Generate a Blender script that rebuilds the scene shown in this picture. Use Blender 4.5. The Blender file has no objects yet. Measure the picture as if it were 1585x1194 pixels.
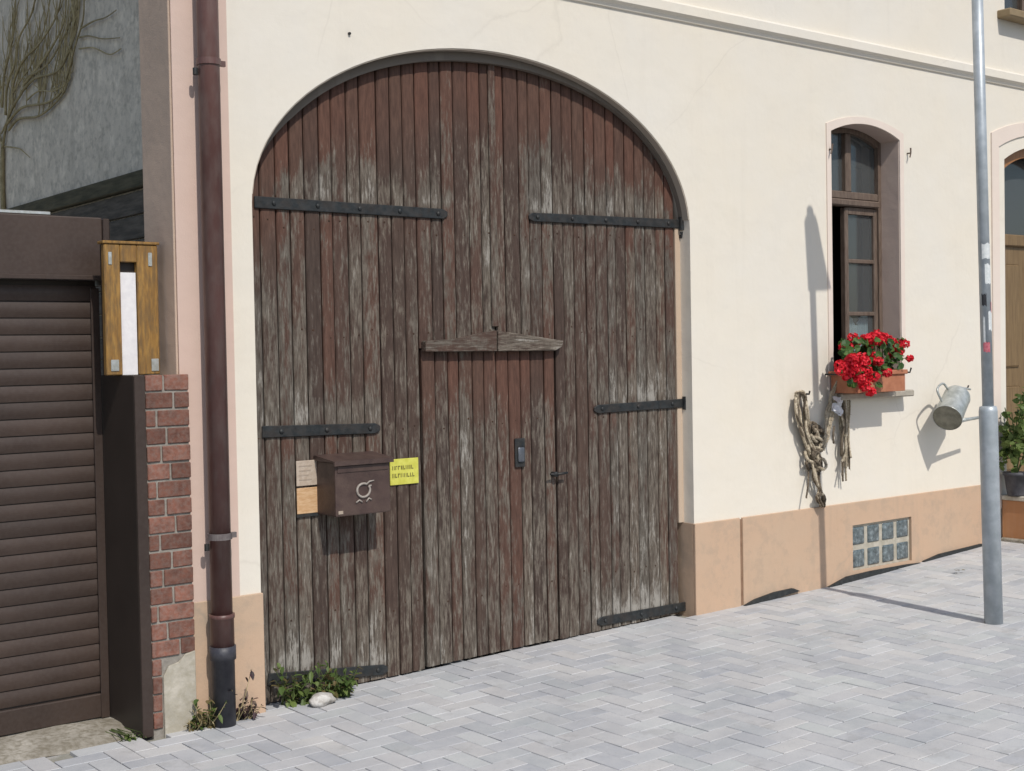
import bpy, bmesh, math, random
from mathutils import Vector, Matrix
random.seed(7)
SC = bpy.context.scene
COL = SC.collection
PI = math.pi

# ------------------------------------------------------------------ camera, sky, sun, exposure
# world: X along the facade (to the right), Y into the house, Z up; facade face is Y = 0
F, CX, CY = 2050.0, 792.5, 597.0
AX = Vector((0.78460678, -0.03081035, 0.61922768))      # world X, Y, Z axes seen in camera coordinates (right, down, forward)
AY = Vector((-0.61973263, -0.00999285, 0.78474939))
AZ = Vector((-0.01799056, -0.99947529, -0.02693464))
CAM = Vector((0.0, -5.5, 1.65))
cam = bpy.data.cameras.new('camera')
camo = bpy.data.objects.new('camera', cam); COL.objects.link(camo)
right = Vector((AX[0], AY[0], AZ[0])); up = -Vector((AX[1], AY[1], AZ[1])); back = -Vector((AX[2], AY[2], AZ[2]))
M = Matrix((right, up, back)).transposed().to_4x4(); M.translation = CAM
camo.matrix_world = M
cam.sensor_width = 36; cam.lens = F/1585*36; cam.clip_end = 2000; cam.clip_start = 0.05
SC.camera = camo

SUN = Vector((0.172, 1.0, -1.15))
wd = bpy.data.worlds.new('World'); SC.world = wd; wd.use_nodes = True
nt = wd.node_tree; nt.nodes.clear()
sky = nt.nodes.new('ShaderNodeTexSky'); sky.sky_type = 'NISHITA'; sky.sun_disc = False
sky.sun_elevation = math.asin(1.15/SUN.length); sky.sun_rotation = math.radians(189.8)
sky.air_density = 1.0; sky.dust_density = 1.2
bg = nt.nodes.new('ShaderNodeBackground'); bg.inputs[1].default_value = 0.12
wo = nt.nodes.new('ShaderNodeOutputWorld')
nt.links.new(sky.outputs[0], bg.inputs[0]); nt.links.new(bg.outputs[0], wo.inputs[0])
sl = bpy.data.lights.new('sun', 'SUN'); sl.energy = 3.3; sl.angle = math.radians(0.53); sl.color = (1.0, 0.955, 0.88)
so = bpy.data.objects.new('sun', sl); COL.objects.link(so)
so.rotation_euler = SUN.to_track_quat('-Z', 'Y').to_euler(); so.location = (-3, -14, 18)
SC.view_settings.view_transform = 'Standard'; SC.view_settings.look = 'None'
SC.view_settings.exposure = 0.0; SC.view_settings.gamma = 1.0; SC.view_settings.use_curve_mapping = False

# ------------------------------------------------------------------ helpers
def ray(px, py):
    r = Vector((px-CX, py-CY, F)); return Vector((r.dot(AX), r.dot(AY), r.dot(AZ)))
def U(px, py, y=0.0):                    # photo pixel -> point on the plane Y = y
    w = ray(px, py); return CAM + w*((y-CAM.y)/w.y)
def UX(px, py, x):                       # photo pixel -> point on the plane X = x
    w = ray(px, py); return CAM + w*((x-CAM.x)/w.x)
GP = [(-60, 0.0), (2.9, 0.0), (5.7, 0.05), (7.0, 0.07), (8.7, 0.15), (9.4, 0.175), (12, 0.22), (60, 0.3)]
def zg(x):
    for (a, za), (b, zb) in zip(GP, GP[1:]):
        if x <= b: return za+(zb-za)*max(0, (x-a))/(b-a)
    return GP[-1][1]
def slope(x): return (zg(x+0.05)-zg(x-0.05))/0.1

def box(bm, x0, x1, y0, y1, z0, z1, bev=0.0, seg=1, jit=0.0):
    vs = [bm.verts.new((x, y, z)) for x in (x0, x1) for y in (y0, y1) for z in (z0, z1)]
    if jit:
        for v in vs: v.co += Vector([random.uniform(-jit, jit) for _ in range(3)])
    fs = [bm.faces.new([vs[i] for i in f]) for f in ((0,1,3,2), (4,6,7,5), (0,4,5,1), (2,3,7,6), (0,2,6,4), (1,5,7,3))]
    if bev:
        es = set(e for f in fs for e in f.edges)
        bmesh.ops.bevel(bm, geom=list(es), offset=bev, segments=seg, affect='EDGES', profile=0.6)
    return vs
def prism(bm, pts, y0, y1):              # polygon in (x, z), extruded from y0 to y1
    a = [bm.verts.new((x, y0, z)) for x, z in pts]; b = [bm.verts.new((x, y1, z)) for x, z in pts]
    n = len(pts)
    bm.faces.new(a); bm.faces.new(b[::-1])
    for i in range(n): bm.faces.new((a[i], b[i], b[(i+1) % n], a[(i+1) % n]))
def ring(bm, inner, outer, y0, y1):      # open band between two equal-length polylines in (x, z)
    n = len(inner); L = []
    for y in (y0, y1):
        L.append(([bm.verts.new((x, y, z)) for x, z in inner], [bm.verts.new((x, y, z)) for x, z in outer]))
    (i0, o0), (i1, o1) = L
    for k in range(n-1):
        bm.faces.new((i0[k], i0[k+1], o0[k+1], o0[k])); bm.faces.new((i1[k], o1[k], o1[k+1], i1[k+1]))
        bm.faces.new((o0[k], o0[k+1], o1[k+1], o1[k])); bm.faces.new((i0[k], i1[k], i1[k+1], i0[k+1]))
    for k in (0, n-1): bm.faces.new((i0[k], o0[k], o1[k], i1[k]))
def tube(bm, pts, r, seg=8, cap=True):   # swept tube; r may be one radius or one per point
    pts = [Vector(p) for p in pts]; n = len(pts); rr = r if isinstance(r, (list, tuple)) else [r]*n
    prev = None; rings = []
    for i, p in enumerate(pts):
        t = (pts[min(i+1, n-1)]-pts[max(i-1, 0)])
        t = t.normalized() if t.length > 1e-9 else Vector((0, 0, 1))
        if prev is None:
            a = t.cross(Vector((0, 0, 1)));
            if a.length < 0.05: a = t.cross(Vector((1, 0, 0)))
        else: a = prev - t*prev.dot(t)
        a.normalize(); prev = a; b = t.cross(a)
        rings.append([bm.verts.new(p+(a*math.cos(k*2*PI/seg)+b*math.sin(k*2*PI/seg))*rr[i]) for k in range(seg)])
    for A, B in zip(rings, rings[1:]):
        for k in range(seg): bm.faces.new((A[k], A[(k+1) % seg], B[(k+1) % seg], B[k]))
    if cap: bm.faces.new(rings[0][::-1]); bm.faces.new(rings[-1])
def wpos(o):
    v = Vector((0, 0, 0))
    while o is not None: v += o.location; o = o.parent
    return v
def tag(o, label=None, cat=None, group=None, kind=None):
    if label: o['label'] = label
    if cat: o['category'] = cat
    if group: o['group'] = group
    if kind: o['kind'] = kind
    return o
def obj(name, bm, mat, parent=None, smooth=False, origin=None):
    bmesh.ops.recalc_face_normals(bm, faces=bm.faces)
    if smooth:
        for f in bm.faces: f.smooth = True
    off = wpos(parent)
    if origin is not None: off = Vector(origin)
    bmesh.ops.translate(bm, verts=bm.verts, vec=-off)
    me = bpy.data.meshes.new(name); bm.to_mesh(me); bm.free()
    o = bpy.data.objects.new(name, me); COL.objects.link(o)
    me.materials.append(mat)
    if parent is not None: o.parent = parent; o.location = off-wpos(parent)
    elif origin is not None: o.location = off
    return o
def empty(name, loc, label, cat, group=None):
    o = bpy.data.objects.new(name, None); COL.objects.link(o); o.location = loc; o.empty_display_size = 0.2
    return tag(o, label, cat, group)
def B(): return bmesh.new()
def shared(name, me, mat_unused, parent, loc, rot=None):
    o = bpy.data.objects.new(name, me); COL.objects.link(o)
    if parent is not None: o.parent = parent
    o.location = Vector(loc)-wpos(parent)
    if rot: o.rotation_euler = rot
    return o
def smoothstep(a, b, x):
    t = max(0, min(1, (x-a)/(b-a))); return t*t*(3-2*t)

# ------------------------------------------------------------------ materials
class NT:
    def __init__(s, name):
        s.m = bpy.data.materials.new(name); s.m.use_nodes = True; s.t = s.m.node_tree
        s.b = s.t.nodes['Principled BSDF']
    def n(s, kind, **kw):
        x = s.t.nodes.new('ShaderNode'+kind)
        for k, v in kw.items(): setattr(x, k, v)
        return x
    def l(s, a, b): s.t.links.new(a, b)
    def pos(s, scale=(1, 1, 1), objrand=0.0):
        g = s.n('NewGeometry').outputs['Position']
        m = s.n('Mapping'); m.inputs['Scale'].default_value = scale; s.l(g, m.inputs['Vector'])
        if objrand:
            oi = s.n('ObjectInfo'); c = s.n('CombineXYZ'); mm = s.n('Math', operation='MULTIPLY'); mm.inputs[1].default_value = objrand
            s.l(oi.outputs['Random'], mm.inputs[0]); s.l(mm.outputs[0], c.inputs[0]); s.l(mm.outputs[0], c.inputs[2]); s.l(c.outputs[0], m.inputs['Location'])
        return m.outputs[0]
    def noise(s, vec, scale, detail=4, rough=0.55):
        x = s.n('TexNoise'); x.inputs['Scale'].default_value = scale; x.inputs['Detail'].default_value = detail; x.inputs['Roughness'].default_value = rough
        if vec is not None: s.l(vec, x.inputs['Vector'])
        return x.outputs['Fac']
    def ramp(s, fac, stops, interp='LINEAR'):
        r = s.n('ValToRGB'); e = r.color_ramp; e.interpolation = interp
        while len(e.elements) > 1: e.elements.remove(e.elements[-1])
        for i, (p, c) in enumerate(stops):
            el = e.elements[0] if i == 0 else e.elements.new(p)
            el.position = p; el.color = (c[0], c[1], c[2], 1) if not isinstance(c, (int, float)) else (c, c, c, 1)
        s.l(fac, r.inputs[0]); return r.outputs[0]
    def math(s, op, a, b):
        m = s.n('Math', operation=op)
        for i, v in enumerate((a, b)):
            if isinstance(v, (int, float)): m.inputs[i].default_value = v
            else: s.l(v, m.inputs[i])
        return m.outputs[0]
    def mix(s, fac, a, b, mode='MIX'):
        m = s.n('Mix', data_type='RGBA', blend_type=mode)
        for k, v in ((0, fac), (6, a), (7, b)):
            if isinstance(v, (int, float)): m.inputs[k].default_value = v
            elif isinstance(v, (tuple, list)): m.inputs[k].default_value = (*v[:3], 1)
            else: s.l(v, m.inputs[k])
        return m.outputs[2]
    def bump(s, h, strength, dist=0.01, normal=None):
        b = s.n('Bump'); b.inputs['Strength'].default_value = strength; b.inputs['Distance'].default_value = dist
        s.l(h, b.inputs['Height'])
        if normal is not None: s.l(normal, b.inputs['Normal'])
        s.l(b.outputs[0], s.b.inputs['Normal']); return b.outputs[0]
    def out(s, col=None, rough=0.7, metal=0.0, spec=0.4):
        if col is not None:
            if isinstance(col, (tuple, list)): s.b.inputs['Base Color'].default_value = (*col[:3], 1)
            else: s.l(col, s.b.inputs['Base Color'])
        if isinstance(rough, (int, float)): s.b.inputs['Roughness'].default_value = rough
        else: s.l(rough, s.b.inputs['Roughness'])
        s.b.inputs['Metallic'].default_value = metal; s.b.inputs['Specular IOR Level'].default_value = spec
        return s.m
def mottled(name, c1, c2, scale=6, rough=0.75, bump=0.15, bscale=80, metal=0, spec=0.35, stretch=(1, 1, 1), rnd=0.0, lo=0.35, hi=0.65, fine=None, bdist=0.004, rv=(0.82, 1.12)):
    t = NT(name); p = t.pos(stretch, rnd)
    col = t.ramp(t.noise(p, scale, 5, 0.6), [(lo, c1), (hi, c2)])
    if fine: col = t.mix(t.ramp(t.noise(p, fine[0], 3), [(0.4, 0), (0.65, fine[2])]), col, fine[1])
    if rnd:
        oi = t.n('ObjectInfo').outputs['Random']; col = t.mix(1.0, col, t.ramp(oi, [(0, rv[0]), (1, rv[1])]), 'MULTIPLY')
    if bump: t.bump(t.noise(p, bscale, 4), bump, bdist)
    return t.out(col, rough, metal, spec)

def plaster_mat(name, base, tint, grit=0.35, stain=(0.5, 0.45, 0.38), stain_amt=0.22, crack=0.0, blotch=0.0, speck=0.0):
    t = NT(name); p = t.pos()
    col = t.mix(t.ramp(t.noise(p, 0.9, 4, 0.6), [(0.35, 0), (0.7, 1)]), base, tint)
    streak = t.noise(t.pos((7, 7, 0.6)), 1.0, 5, 0.65)
    col = t.mix(t.ramp(streak, [(0.55, 0), (0.85, stain_amt)]), col, stain)
    col = t.mix(t.ramp(t.noise(p, 60, 3), [(0.62, 0), (0.75, 0.10)]), col, stain)
    col = t.mix(t.ramp(t.noise(p, 3.2, 6, 0.7), [(0.56, 0), (0.74, 0.5*stain_amt)]), col, stain)
    if blotch: col = t.mix(t.ramp(t.noise(p, 5.5, 7, 0.72), [(0.50, 0), (0.58, blotch)]), col, stain)
    if speck:
        col = t.mix(t.ramp(t.noise(p, 22, 5, 0.7), [(0.48, 0), (0.66, speck)]), col, stain); col = t.mix(t.ramp(t.noise(p, 9, 5, 0.7), [(0.50, 0), (0.70, speck)]), col, [c*1.5 for c in base])
    h = t.mix(0.6, t.noise(p, 160, 3), t.noise(p, 28, 4))
    if crack:
        wv = t.n('Mix', data_type='VECTOR'); wv.inputs[0].default_value = 0.16
        nz = t.n('TexNoise'); nz.inputs['Scale'].default_value = 2.2; nz.inputs['Detail'].default_value = 6; t.l(p, nz.inputs['Vector'])
        t.l(p, wv.inputs[4]); t.l(nz.outputs['Color'], wv.inputs[5])
        v = t.n('TexVoronoi', feature='DISTANCE_TO_EDGE'); v.inputs['Scale'].default_value = 1.1; t.l(wv.outputs[1], v.inputs['Vector'])
        line = t.ramp(v.outputs['Distance'], [(0.0, 1), (0.006, 0)])
        m = t.mix(1.0, line, t.ramp(t.noise(p, 0.8, 2), [(0.52, 0), (0.6, 1)]), 'MULTIPLY')
        mm = t.n('Math', operation='MULTIPLY'); mm.inputs[1].default_value = crack; t.l(m, mm.inputs[0])
        col = t.mix(mm.outputs[0], col, (0.30, 0.26, 0.21))
    n1 = t.n('Bump'); n1.inputs['Strength'].default_value = 0.35; n1.inputs['Distance'].default_value = 0.02; t.l(t.noise(p, 4.5, 3, 0.5), n1.inputs['Height'])
    t.bump(h, grit, 0.004, n1.outputs[0])
    return t.out(col, 0.9, 0, 0.25)

MT = {}
MT['cream'] = plaster_mat('cream_plaster', (0.715, 0.655, 0.555), (0.700, 0.660, 0.590), 0.35, stain_amt=0.2, crack=0.12)
MT['pink'] = plaster_mat('pink_plaster', (0.59, 0.435, 0.365), (0.57, 0.44, 0.38), 0.3, stain_amt=0.2)
MT['palepink'] = plaster_mat('pale_pink_paint', (0.71, 0.605, 0.525), (0.69, 0.60, 0.53), 0.25, stain_amt=0.15)
MT['tan'] = plaster_mat('tan_plinth_plaster', (0.515, 0.355, 0.245), (0.48, 0.36, 0.26), 0.5, stain=(0.35, 0.28, 0.215), stain_amt=0.6, crack=0.5, blotch=0.3)
MT['terracotta_paint'] = plaster_mat('brown_orange_plaster', (0.42, 0.20, 0.09), (0.36, 0.18, 0.09), 0.4)
MT['sand'] = plaster_mat('sandy_jamb', (0.50, 0.39, 0.295), (0.47, 0.35, 0.25), 0.4, stain_amt=0.4)
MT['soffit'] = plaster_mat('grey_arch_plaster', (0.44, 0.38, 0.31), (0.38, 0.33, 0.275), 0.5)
MT['roughcast'] = plaster_mat('grey_roughcast', (0.66, 0.585, 0.475), (0.54, 0.485, 0.395), 1.0, stain=(0.29, 0.26, 0.21), stain_amt=0.6, crack=0.3, blotch=0.22, speck=0.45)
MT['quoin'] = plaster_mat('brown_grey_render', (0.54, 0.40, 0.305), (0.42, 0.32, 0.25), 0.7, stain=(0.19, 0.15, 0.125), stain_amt=0.8)
MT['concrete'] = mottled('concrete', (0.24, 0.215, 0.175), (0.40, 0.37, 0.32), 7, 0.9, 0.6, 90, fine=(38, (0.13, 0.11, 0.07), 0.6))
MT['render_patch'] = mottled('render_patch', (0.36, 0.33, 0.27), (0.50, 0.46, 0.39), 14, 0.9, 0.6, 70, fine=(30, (0.30, 0.27, 0.2), 0.5))
MT['mortar'] = mottled('mortar', (0.21, 0.19, 0.165), (0.31, 0.285, 0.25), 25, 0.95, 0.6, 120)
MT['brick'] = mottled('brick', (0.130, 0.058, 0.042), (0.215, 0.092, 0.064), 22, 0.9, 0.6, 90, rnd=31.0, fine=(55, (0.22, 0.165, 0.14), 0.45), rv=(0.72, 1.25))
MT['iron'] = mottled('black_iron', (0.018, 0.022, 0.024), (0.040, 0.043, 0.044), 30, 0.55, 0.4, 90, metal=0.3, spec=0.4, fine=(22, (0.07, 0.045, 0.03), 0.25))
MT['castiron'] = mottled('cast_iron_paint', (0.035, 0.035, 0.045), (0.075, 0.075, 0.085), 14, 0.5, 0.3, 70, spec=0.4)
MT['pipe'] = mottled('brown_pipe', (0.088, 0.040, 0.034), (0.130, 0.060, 0.051), 5, 0.42, 0.12, 60, spec=0.5, stretch=(1, 1, 0.35), fine=(25, (0.17, 0.13, 0.115), 0.35))
MT['shutter'] = mottled('brown_shutter', (0.043, 0.028, 0.022), (0.056, 0.037, 0.029), 4, 0.5, 0.06, 200, spec=0.4, rnd=9.0, fine=(60, (0.075, 0.058, 0.05), 0.25))
MT['shutter_dark'] = mottled('dark_brown_metal', (0.028, 0.021, 0.017), (0.036, 0.027, 0.022), 4, 0.5, 0.06, 200, spec=0.4)
MT['rust'] = mottled('rusty_nail', (0.03, 0.018, 0.012), (0.07, 0.035, 0.02), 60, 0.9, 0.2)
MT['castgrey'] = mottled('dull_clamp', (0.11, 0.09, 0.09), (0.17, 0.15, 0.145), 30, 0.6, 0.2, 90)
MT['mailbox'] = mottled('mailbox_brown', (0.052, 0.032, 0.028), (0.075, 0.047, 0.040), 12, 0.45, 0.2, 120, spec=0.4, fine=(18, (0.13, 0.09, 0.07), 0.3))
MT['emblem'] = mottled('worn_emblem', (0.26, 0.22, 0.19), (0.38, 0.34, 0.30), 60, 0.5, 0.2, 200)
MT['galv'] = mottled('galvanised_steel', (0.37, 0.41, 0.44), (0.48, 0.52, 0.55), 16, 0.45, 0.08, 90, metal=0.25, spec=0.5, fine=(9, (0.28, 0.31, 0.33), 0.5))
MT['zinc'] = mottled('zinc_can', (0.34, 0.36, 0.34), (0.52, 0.54, 0.52), 22, 0.45, 0.1, 90, metal=0.5, spec=0.5)
MT['zinc_shade'] = mottled('shaded_zinc_base', (0.16, 0.155, 0.12), (0.25, 0.24, 0.19), 22, 0.6, 0.2, 90, metal=0.2)  # zinc darkened to carry the shade on the downward-facing base
MT['yellow'] = mottled('yellow_plate', (0.52, 0.50, 0.075), (0.62, 0.60, 0.12), 30, 0.45, 0.0)
MT['ink'] = mottled('dark_print', (0.13, 0.115, 0.03), (0.18, 0.16, 0.05), 60, 0.6, 0.0)
MT['paper'] = mottled('weathered_paper', (0.40, 0.32, 0.25), (0.50, 0.42, 0.34), 40, 0.8, 0.1, 90)
MT['paperink'] = mottled('faded_print', (0.34, 0.27, 0.21), (0.40, 0.33, 0.27), 40, 0.8, 0.0)
MT['plywood'] = mottled('pale_plywood', (0.50, 0.30, 0.15), (0.62, 0.42, 0.25), 9, 0.6, 0.1, 90, stretch=(3, 1, 12))
MT['varnish'] = mottled('varnished_wood', (0.225, 0.115, 0.028), (0.35, 0.195, 0.05), 7, 0.4, 0.15, 60, spec=0.5, stretch=(9, 9, 1.6), fine=(9, (0.12, 0.075, 0.035), 0.7))
MT['white'] = mottled('white_scale', (0.68, 0.66, 0.67), (0.76, 0.74, 0.74), 30, 0.5, 0.0)
MT['grey_ink'] = mottled('grey_tick', (0.40, 0.38, 0.38), (0.5, 0.48, 0.48), 30, 0.6, 0.0)
MT['steel'] = mottled('steel_plate', (0.48, 0.48, 0.44), (0.62, 0.63, 0.62), 40, 0.35, 0.1, 90, metal=0.7)
MT['winwood'] = mottled('brown_window_wood', (0.088, 0.060, 0.045), (0.140, 0.102, 0.080), 8, 0.6, 0.2, 70, stretch=(6, 6, 0.9), fine=(20, (0.22, 0.17, 0.13), 0.35))
MT['orangewood'] = mottled('orange_door_wood', (0.27, 0.115, 0.04), (0.34, 0.16, 0.06), 8, 0.4, 0.1, 70, stretch=(8, 8, 0.8))
MT['doorwood'] = mottled('tan_door_wood', (0.155, 0.10, 0.05), (0.21, 0.14, 0.07), 8, 0.45, 0.1, 70, stretch=(8, 8, 0.8))
MT['reveal'] = plaster_mat('mauve_reveal', (0.52, 0.41, 0.35), (0.47, 0.38, 0.33), 0.35)
MT['sill'] = mottled('sill_stone', (0.30, 0.27, 0.22), (0.40, 0.36, 0.30), 14, 0.85, 0.4, 90)
MT['brownsill'] = mottled('brown_sill', (0.22, 0.16, 0.09), (0.28, 0.21, 0.12), 10, 0.6, 0.2, 70)
MT['terracotta'] = mottled('terracotta', (0.33, 0.125, 0.065), (0.42, 0.175, 0.095), 14, 0.7, 0.15, 90)
MT['soil'] = mottled('soil', (0.03, 0.022, 0.015), (0.06, 0.045, 0.03), 40, 0.95, 0.8, 60)
MT['rope'] = mottled('natural_rope', (0.42, 0.35, 0.25), (0.62, 0.54, 0.41), 40, 0.9, 0.8, 260, rnd=17.0, fine=(70, (0.12, 0.09, 0.06), 0.6))
MT['ropedark'] = mottled('dirty_rope', (0.085, 0.066, 0.047), (0.22, 0.175, 0.125), 50, 0.95, 0.8, 200, rnd=17.0)
MT['cloth'] = mottled('white_cloth', (0.62, 0.61, 0.62), (0.76, 0.76, 0.77), 20, 0.9, 0.3, 60)
MT['membrane'] = mottled('black_membrane', (0.018, 0.020, 0.021), (0.04, 0.043, 0.043), 30, 0.75, 0.4, 60)
MT['olivewood'] = mottled('mossy_dark_timber', (0.045, 0.040, 0.020), (0.095, 0.082, 0.045), 7, 0.85, 0.4, 60, stretch=(6, 0.8, 6))
MT['darkwood'] = mottled('dark_timber', (0.052, 0.043, 0.033), (0.12, 0.10, 0.078), 7, 0.85, 0.4, 60, stretch=(6, 0.8, 6))
MT['vine'] = mottled('vine_stem', (0.27, 0.22, 0.115), (0.43, 0.36, 0.21), 22, 0.9, 0.6, 120, rnd=11.0)
MT['roof'] = mottled('roof_tile', (0.20, 0.08, 0.05), (0.30, 0.12, 0.08), 6, 0.85, 0.5, 20)
MT['asphalt'] = mottled('asphalt', (0.045, 0.045, 0.047), (0.065, 0.065, 0.066), 6, 0.9, 0.6, 160)
MT['kerb'] = mottled('kerb_stone', (0.34, 0.34, 0.34), (0.44, 0.43, 0.42), 12, 0.85, 0.4, 90, rnd=5.0)
MT['sand_joint'] = mottled('sand_joint', (0.30, 0.28, 0.25), (0.44, 0.43, 0.41), 5, 0.95, 0.6, 120, fine=(7, (0.15, 0.15, 0.09), 0.6))
MT['stickwhite'] = mottled('white_sticker', (0.56, 0.60, 0.60), (0.72, 0.73, 0.72), 70, 0.5, 0.0)
MT['stickred'] = mottled('red_sticker', (0.42, 0.07, 0.11), (0.55, 0.20, 0.22), 80, 0.5, 0.0)
MT['stickblack'] = mottled('black_sticker', (0.02, 0.02, 0.025), (0.05, 0.05, 0.055), 80, 0.5, 0.0)
MT['curtain'] = mottled('lace_curtain', (0.58, 0.66, 0.72), (0.78, 0.83, 0.86), 60, 0.9, 0.2, 90)
MT['signback'] = mottled('sign_metal', (0.35, 0.36, 0.37), (0.45, 0.46, 0.47), 10, 0.4, 0.0, metal=0.5)
MT['stone'] = mottled('pale_stone', (0.40, 0.38, 0.35), (0.62, 0.60, 0.57), 22, 0.9, 0.9, 50, fine=(35, (0.25, 0.22, 0.19), 0.6))

def leaf_mat(name, c1, c2, trans=0.25):
    t = NT(name)
    r = t.n('NewGeometry').outputs['Random Per Island']
    col = t.ramp(r, [(0, c1), (1, c2)])
    m = t.out(col, 0.55, 0, 0.35)
    tr = t.n('BsdfTranslucent'); t.l(col, tr.inputs[0]); mx = t.n('MixShader'); mx.inputs[0].default_value = trans
    t.l(t.b.outputs[0], mx.inputs[1]); t.l(tr.outputs[0], mx.inputs[2])
    t.l(mx.outputs[0], t.t.nodes['Material Output'].inputs[0]); return m
MT['leaf'] = leaf_mat('weed_leaf', (0.045, 0.085, 0.018), (0.15, 0.20, 0.055))
MT['dryleaf'] = leaf_mat('dry_leaf', (0.10, 0.085, 0.03), (0.20, 0.15, 0.07))
MT['darkleaf'] = leaf_mat('dark_purple_leaf', (0.03, 0.03, 0.022), (0.09, 0.045, 0.06))
MT['gleaf'] = leaf_mat('geranium_leaf', (0.03, 0.08, 0.02), (0.09, 0.17, 0.04))
MT['petal'] = leaf_mat('red_petal', (0.60, 0.008, 0.022), (0.86, 0.035, 0.06), 0.25)
MT['green'] = mottled('plant_stem', (0.06, 0.09, 0.025), (0.10, 0.13, 0.04), 30, 0.7, 0)

def paver_mat(name, source):
    t = NT(name); p = t.pos()
    r = t.n('ObjectInfo').outputs['Random'] if source == 'object' else t.n('NewGeometry').outputs['Random Per Island']
    col = t.ramp(r, [(0.0, (0.32, 0.335, 0.365)), (0.12, (0.43, 0.435, 0.45)), (0.25, (0.49, 0.475, 0.465)), (0.38, (0.37, 0.39, 0.40)), (0.5, (0.52, 0.52, 0.525)),
                     (0.62, (0.445, 0.465, 0.455)), (0.74, (0.355, 0.365, 0.39)), (0.85, (0.53, 0.515, 0.495)), (1.0, (0.44, 0.445, 0.46))])
    col = t.mix(t.ramp(t.noise(p, 9, 6, 0.7), [(0.35, 0.0), (0.68, 0.6)]), col, (0.53, 0.525, 0.52))
    col = t.mix(t.ramp(t.noise(p, 2.1, 5, 0.65), [(0.42, 0.0), (0.66, 0.5)]), col, (0.33, 0.34, 0.36))
    col = t.mix(t.ramp(t.noise(p, 5.0, 7, 0.75), [(0.56, 0.0), (0.64, 0.35)]), col, (0.30, 0.295, 0.285))
    col = t.mix(t.ramp(t.noise(p, 130, 2), [(0.60, 0.0), (0.72, 0.35)]), col, (0.25, 0.25, 0.25))
    col = t.mix(t.ramp(t.noise(p, 75, 2), [(0.66, 0.0), (0.74, 0.3)]), col, (0.60, 0.59, 0.57))
    t.bump(t.noise(p, 150, 3), 0.35, 0.002)
    return t.out(col, 0.8, 0, 0.3)
MT['paver'] = paver_mat('paver_concrete', 'object'); MT['paver_far'] = paver_mat('paver_concrete_joined', 'island')

def plank_mat(name, level=False):
    t = NT(name)
    ax_ = lambda a, b: (b, a, a) if level else (a, a, b)
    rnd = t.n('ObjectInfo').outputs['Random']
    a = t.n('Attribute', attribute_name='wear').outputs['Fac']
    big = t.noise(t.pos(ax_(16, 3.0), 40.0), 1.0, 6, 0.68)
    mid = t.noise(t.pos(ax_(70, 10.0), 23.0), 1.0, 6, 0.68)
    fine = t.noise(t.pos(ax_(420, 14.0), 71.0), 1.0, 4, 0.6)
    speck = t.noise(t.pos((150, 150, 45), 13.0), 1.0, 4, 0.6)
    # how far the paint has flaked away
    w = t.math('ADD', t.math('MULTIPLY', big, 0.52), t.math('MULTIPLY', mid, 0.48))
    w = t.math('ADD', w, t.math('MULTIPLY', t.math('SUBTRACT', speck, 0.5), 0.22))
    w = t.math('ADD', w, t.math('MULTIPLY', t.math('SUBTRACT', rnd, 0.5), 0.12))
    reg = t.noise(t.pos(ax_(3.5, 1.6)), 1.0, 4, 0.6)
    w = t.math('ADD', w, t.math('MULTIPLY', t.math('SUBTRACT', reg, 0.5), 0.34))
    w = t.math('ADD', w, t.math('MULTIPLY', a, 0.26))
    r2 = t.math('FRACT', t.math('MULTIPLY', rnd, 7.31), 0)
    paint = t.mix(t.ramp(mid, [(0.35, 0), (0.65, 1)]), (0.054, 0.036, 0.029), (0.096, 0.066, 0.053))
    red = t.mix(t.ramp(mid, [(0.35, 0), (0.65, 1)]), (0.072, 0.040, 0.030), (0.125, 0.070, 0.052))
    prot = t.math('ADD', t.math('MULTIPLY', a, -1.4), t.math('MULTIPLY', t.ramp(t.math('FRACT', t.math('MULTIPLY', rnd, 29.3), 0), [(0.5, 0), (0.8, 1)]), 0.55))
    paint = t.mix(t.ramp(prot, [(0.0, 0), (0.75, 1)]), paint, red)
    paint = t.mix(1.0, paint, t.ramp(r2, [(0, (0.78, 0.80, 0.80)), (0.35, (1.15, 0.98, 0.92)), (0.6, (0.9, 0.92, 0.9)), (1, (1.1, 1.0, 0.96))]), 'MULTIPLY')
    g = t.math('ADD', t.math('MULTIPLY', fine, 0.55), t.math('MULTIPLY', mid, 0.5))
    wood = t.ramp(g, [(0.38, (0.040, 0.033, 0.027)), (0.48, (0.090, 0.077, 0.064)), (0.57, (0.142, 0.126, 0.107)), (0.70, (0.245, 0.224, 0.194))])
    r3 = t.math('FRACT', t.math('MULTIPLY', rnd, 17.77), 0)
    wood = t.mix(1.0, wood, t.ramp(r3, [(0, (0.86, 0.84, 0.83)), (0.3, (1.08, 1.0, 0.93)), (0.55, (0.93, 0.92, 0.90)), (0.8, (1.10, 1.03, 0.97)), (1, (0.95, 0.92, 0.90))]), 'MULTIPLY')
    col = t.mix(t.ramp(w, [(0.445, 0), (0.49, 0.5), (0.55, 1)]), paint, wood)
    col = t.mix(t.ramp(t.math('ADD', w, t.math('MULTIPLY', fine, 0.25)), [(0.74, 0), (0.84, 0.7)]), col, (0.36, 0.34, 0.305))
    t.bump(t.math('SUBTRACT', t.math('MULTIPLY', fine, 0.6), t.math('MULTIPLY', w, 0.8)), 0.6, 0.004)
    return t.out(col, 0.75, 0, 0.25)
MT['plank'] = plank_mat('weathered_brown_boards'); MT['board_level'] = plank_mat('weathered_level_board', True)

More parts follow.
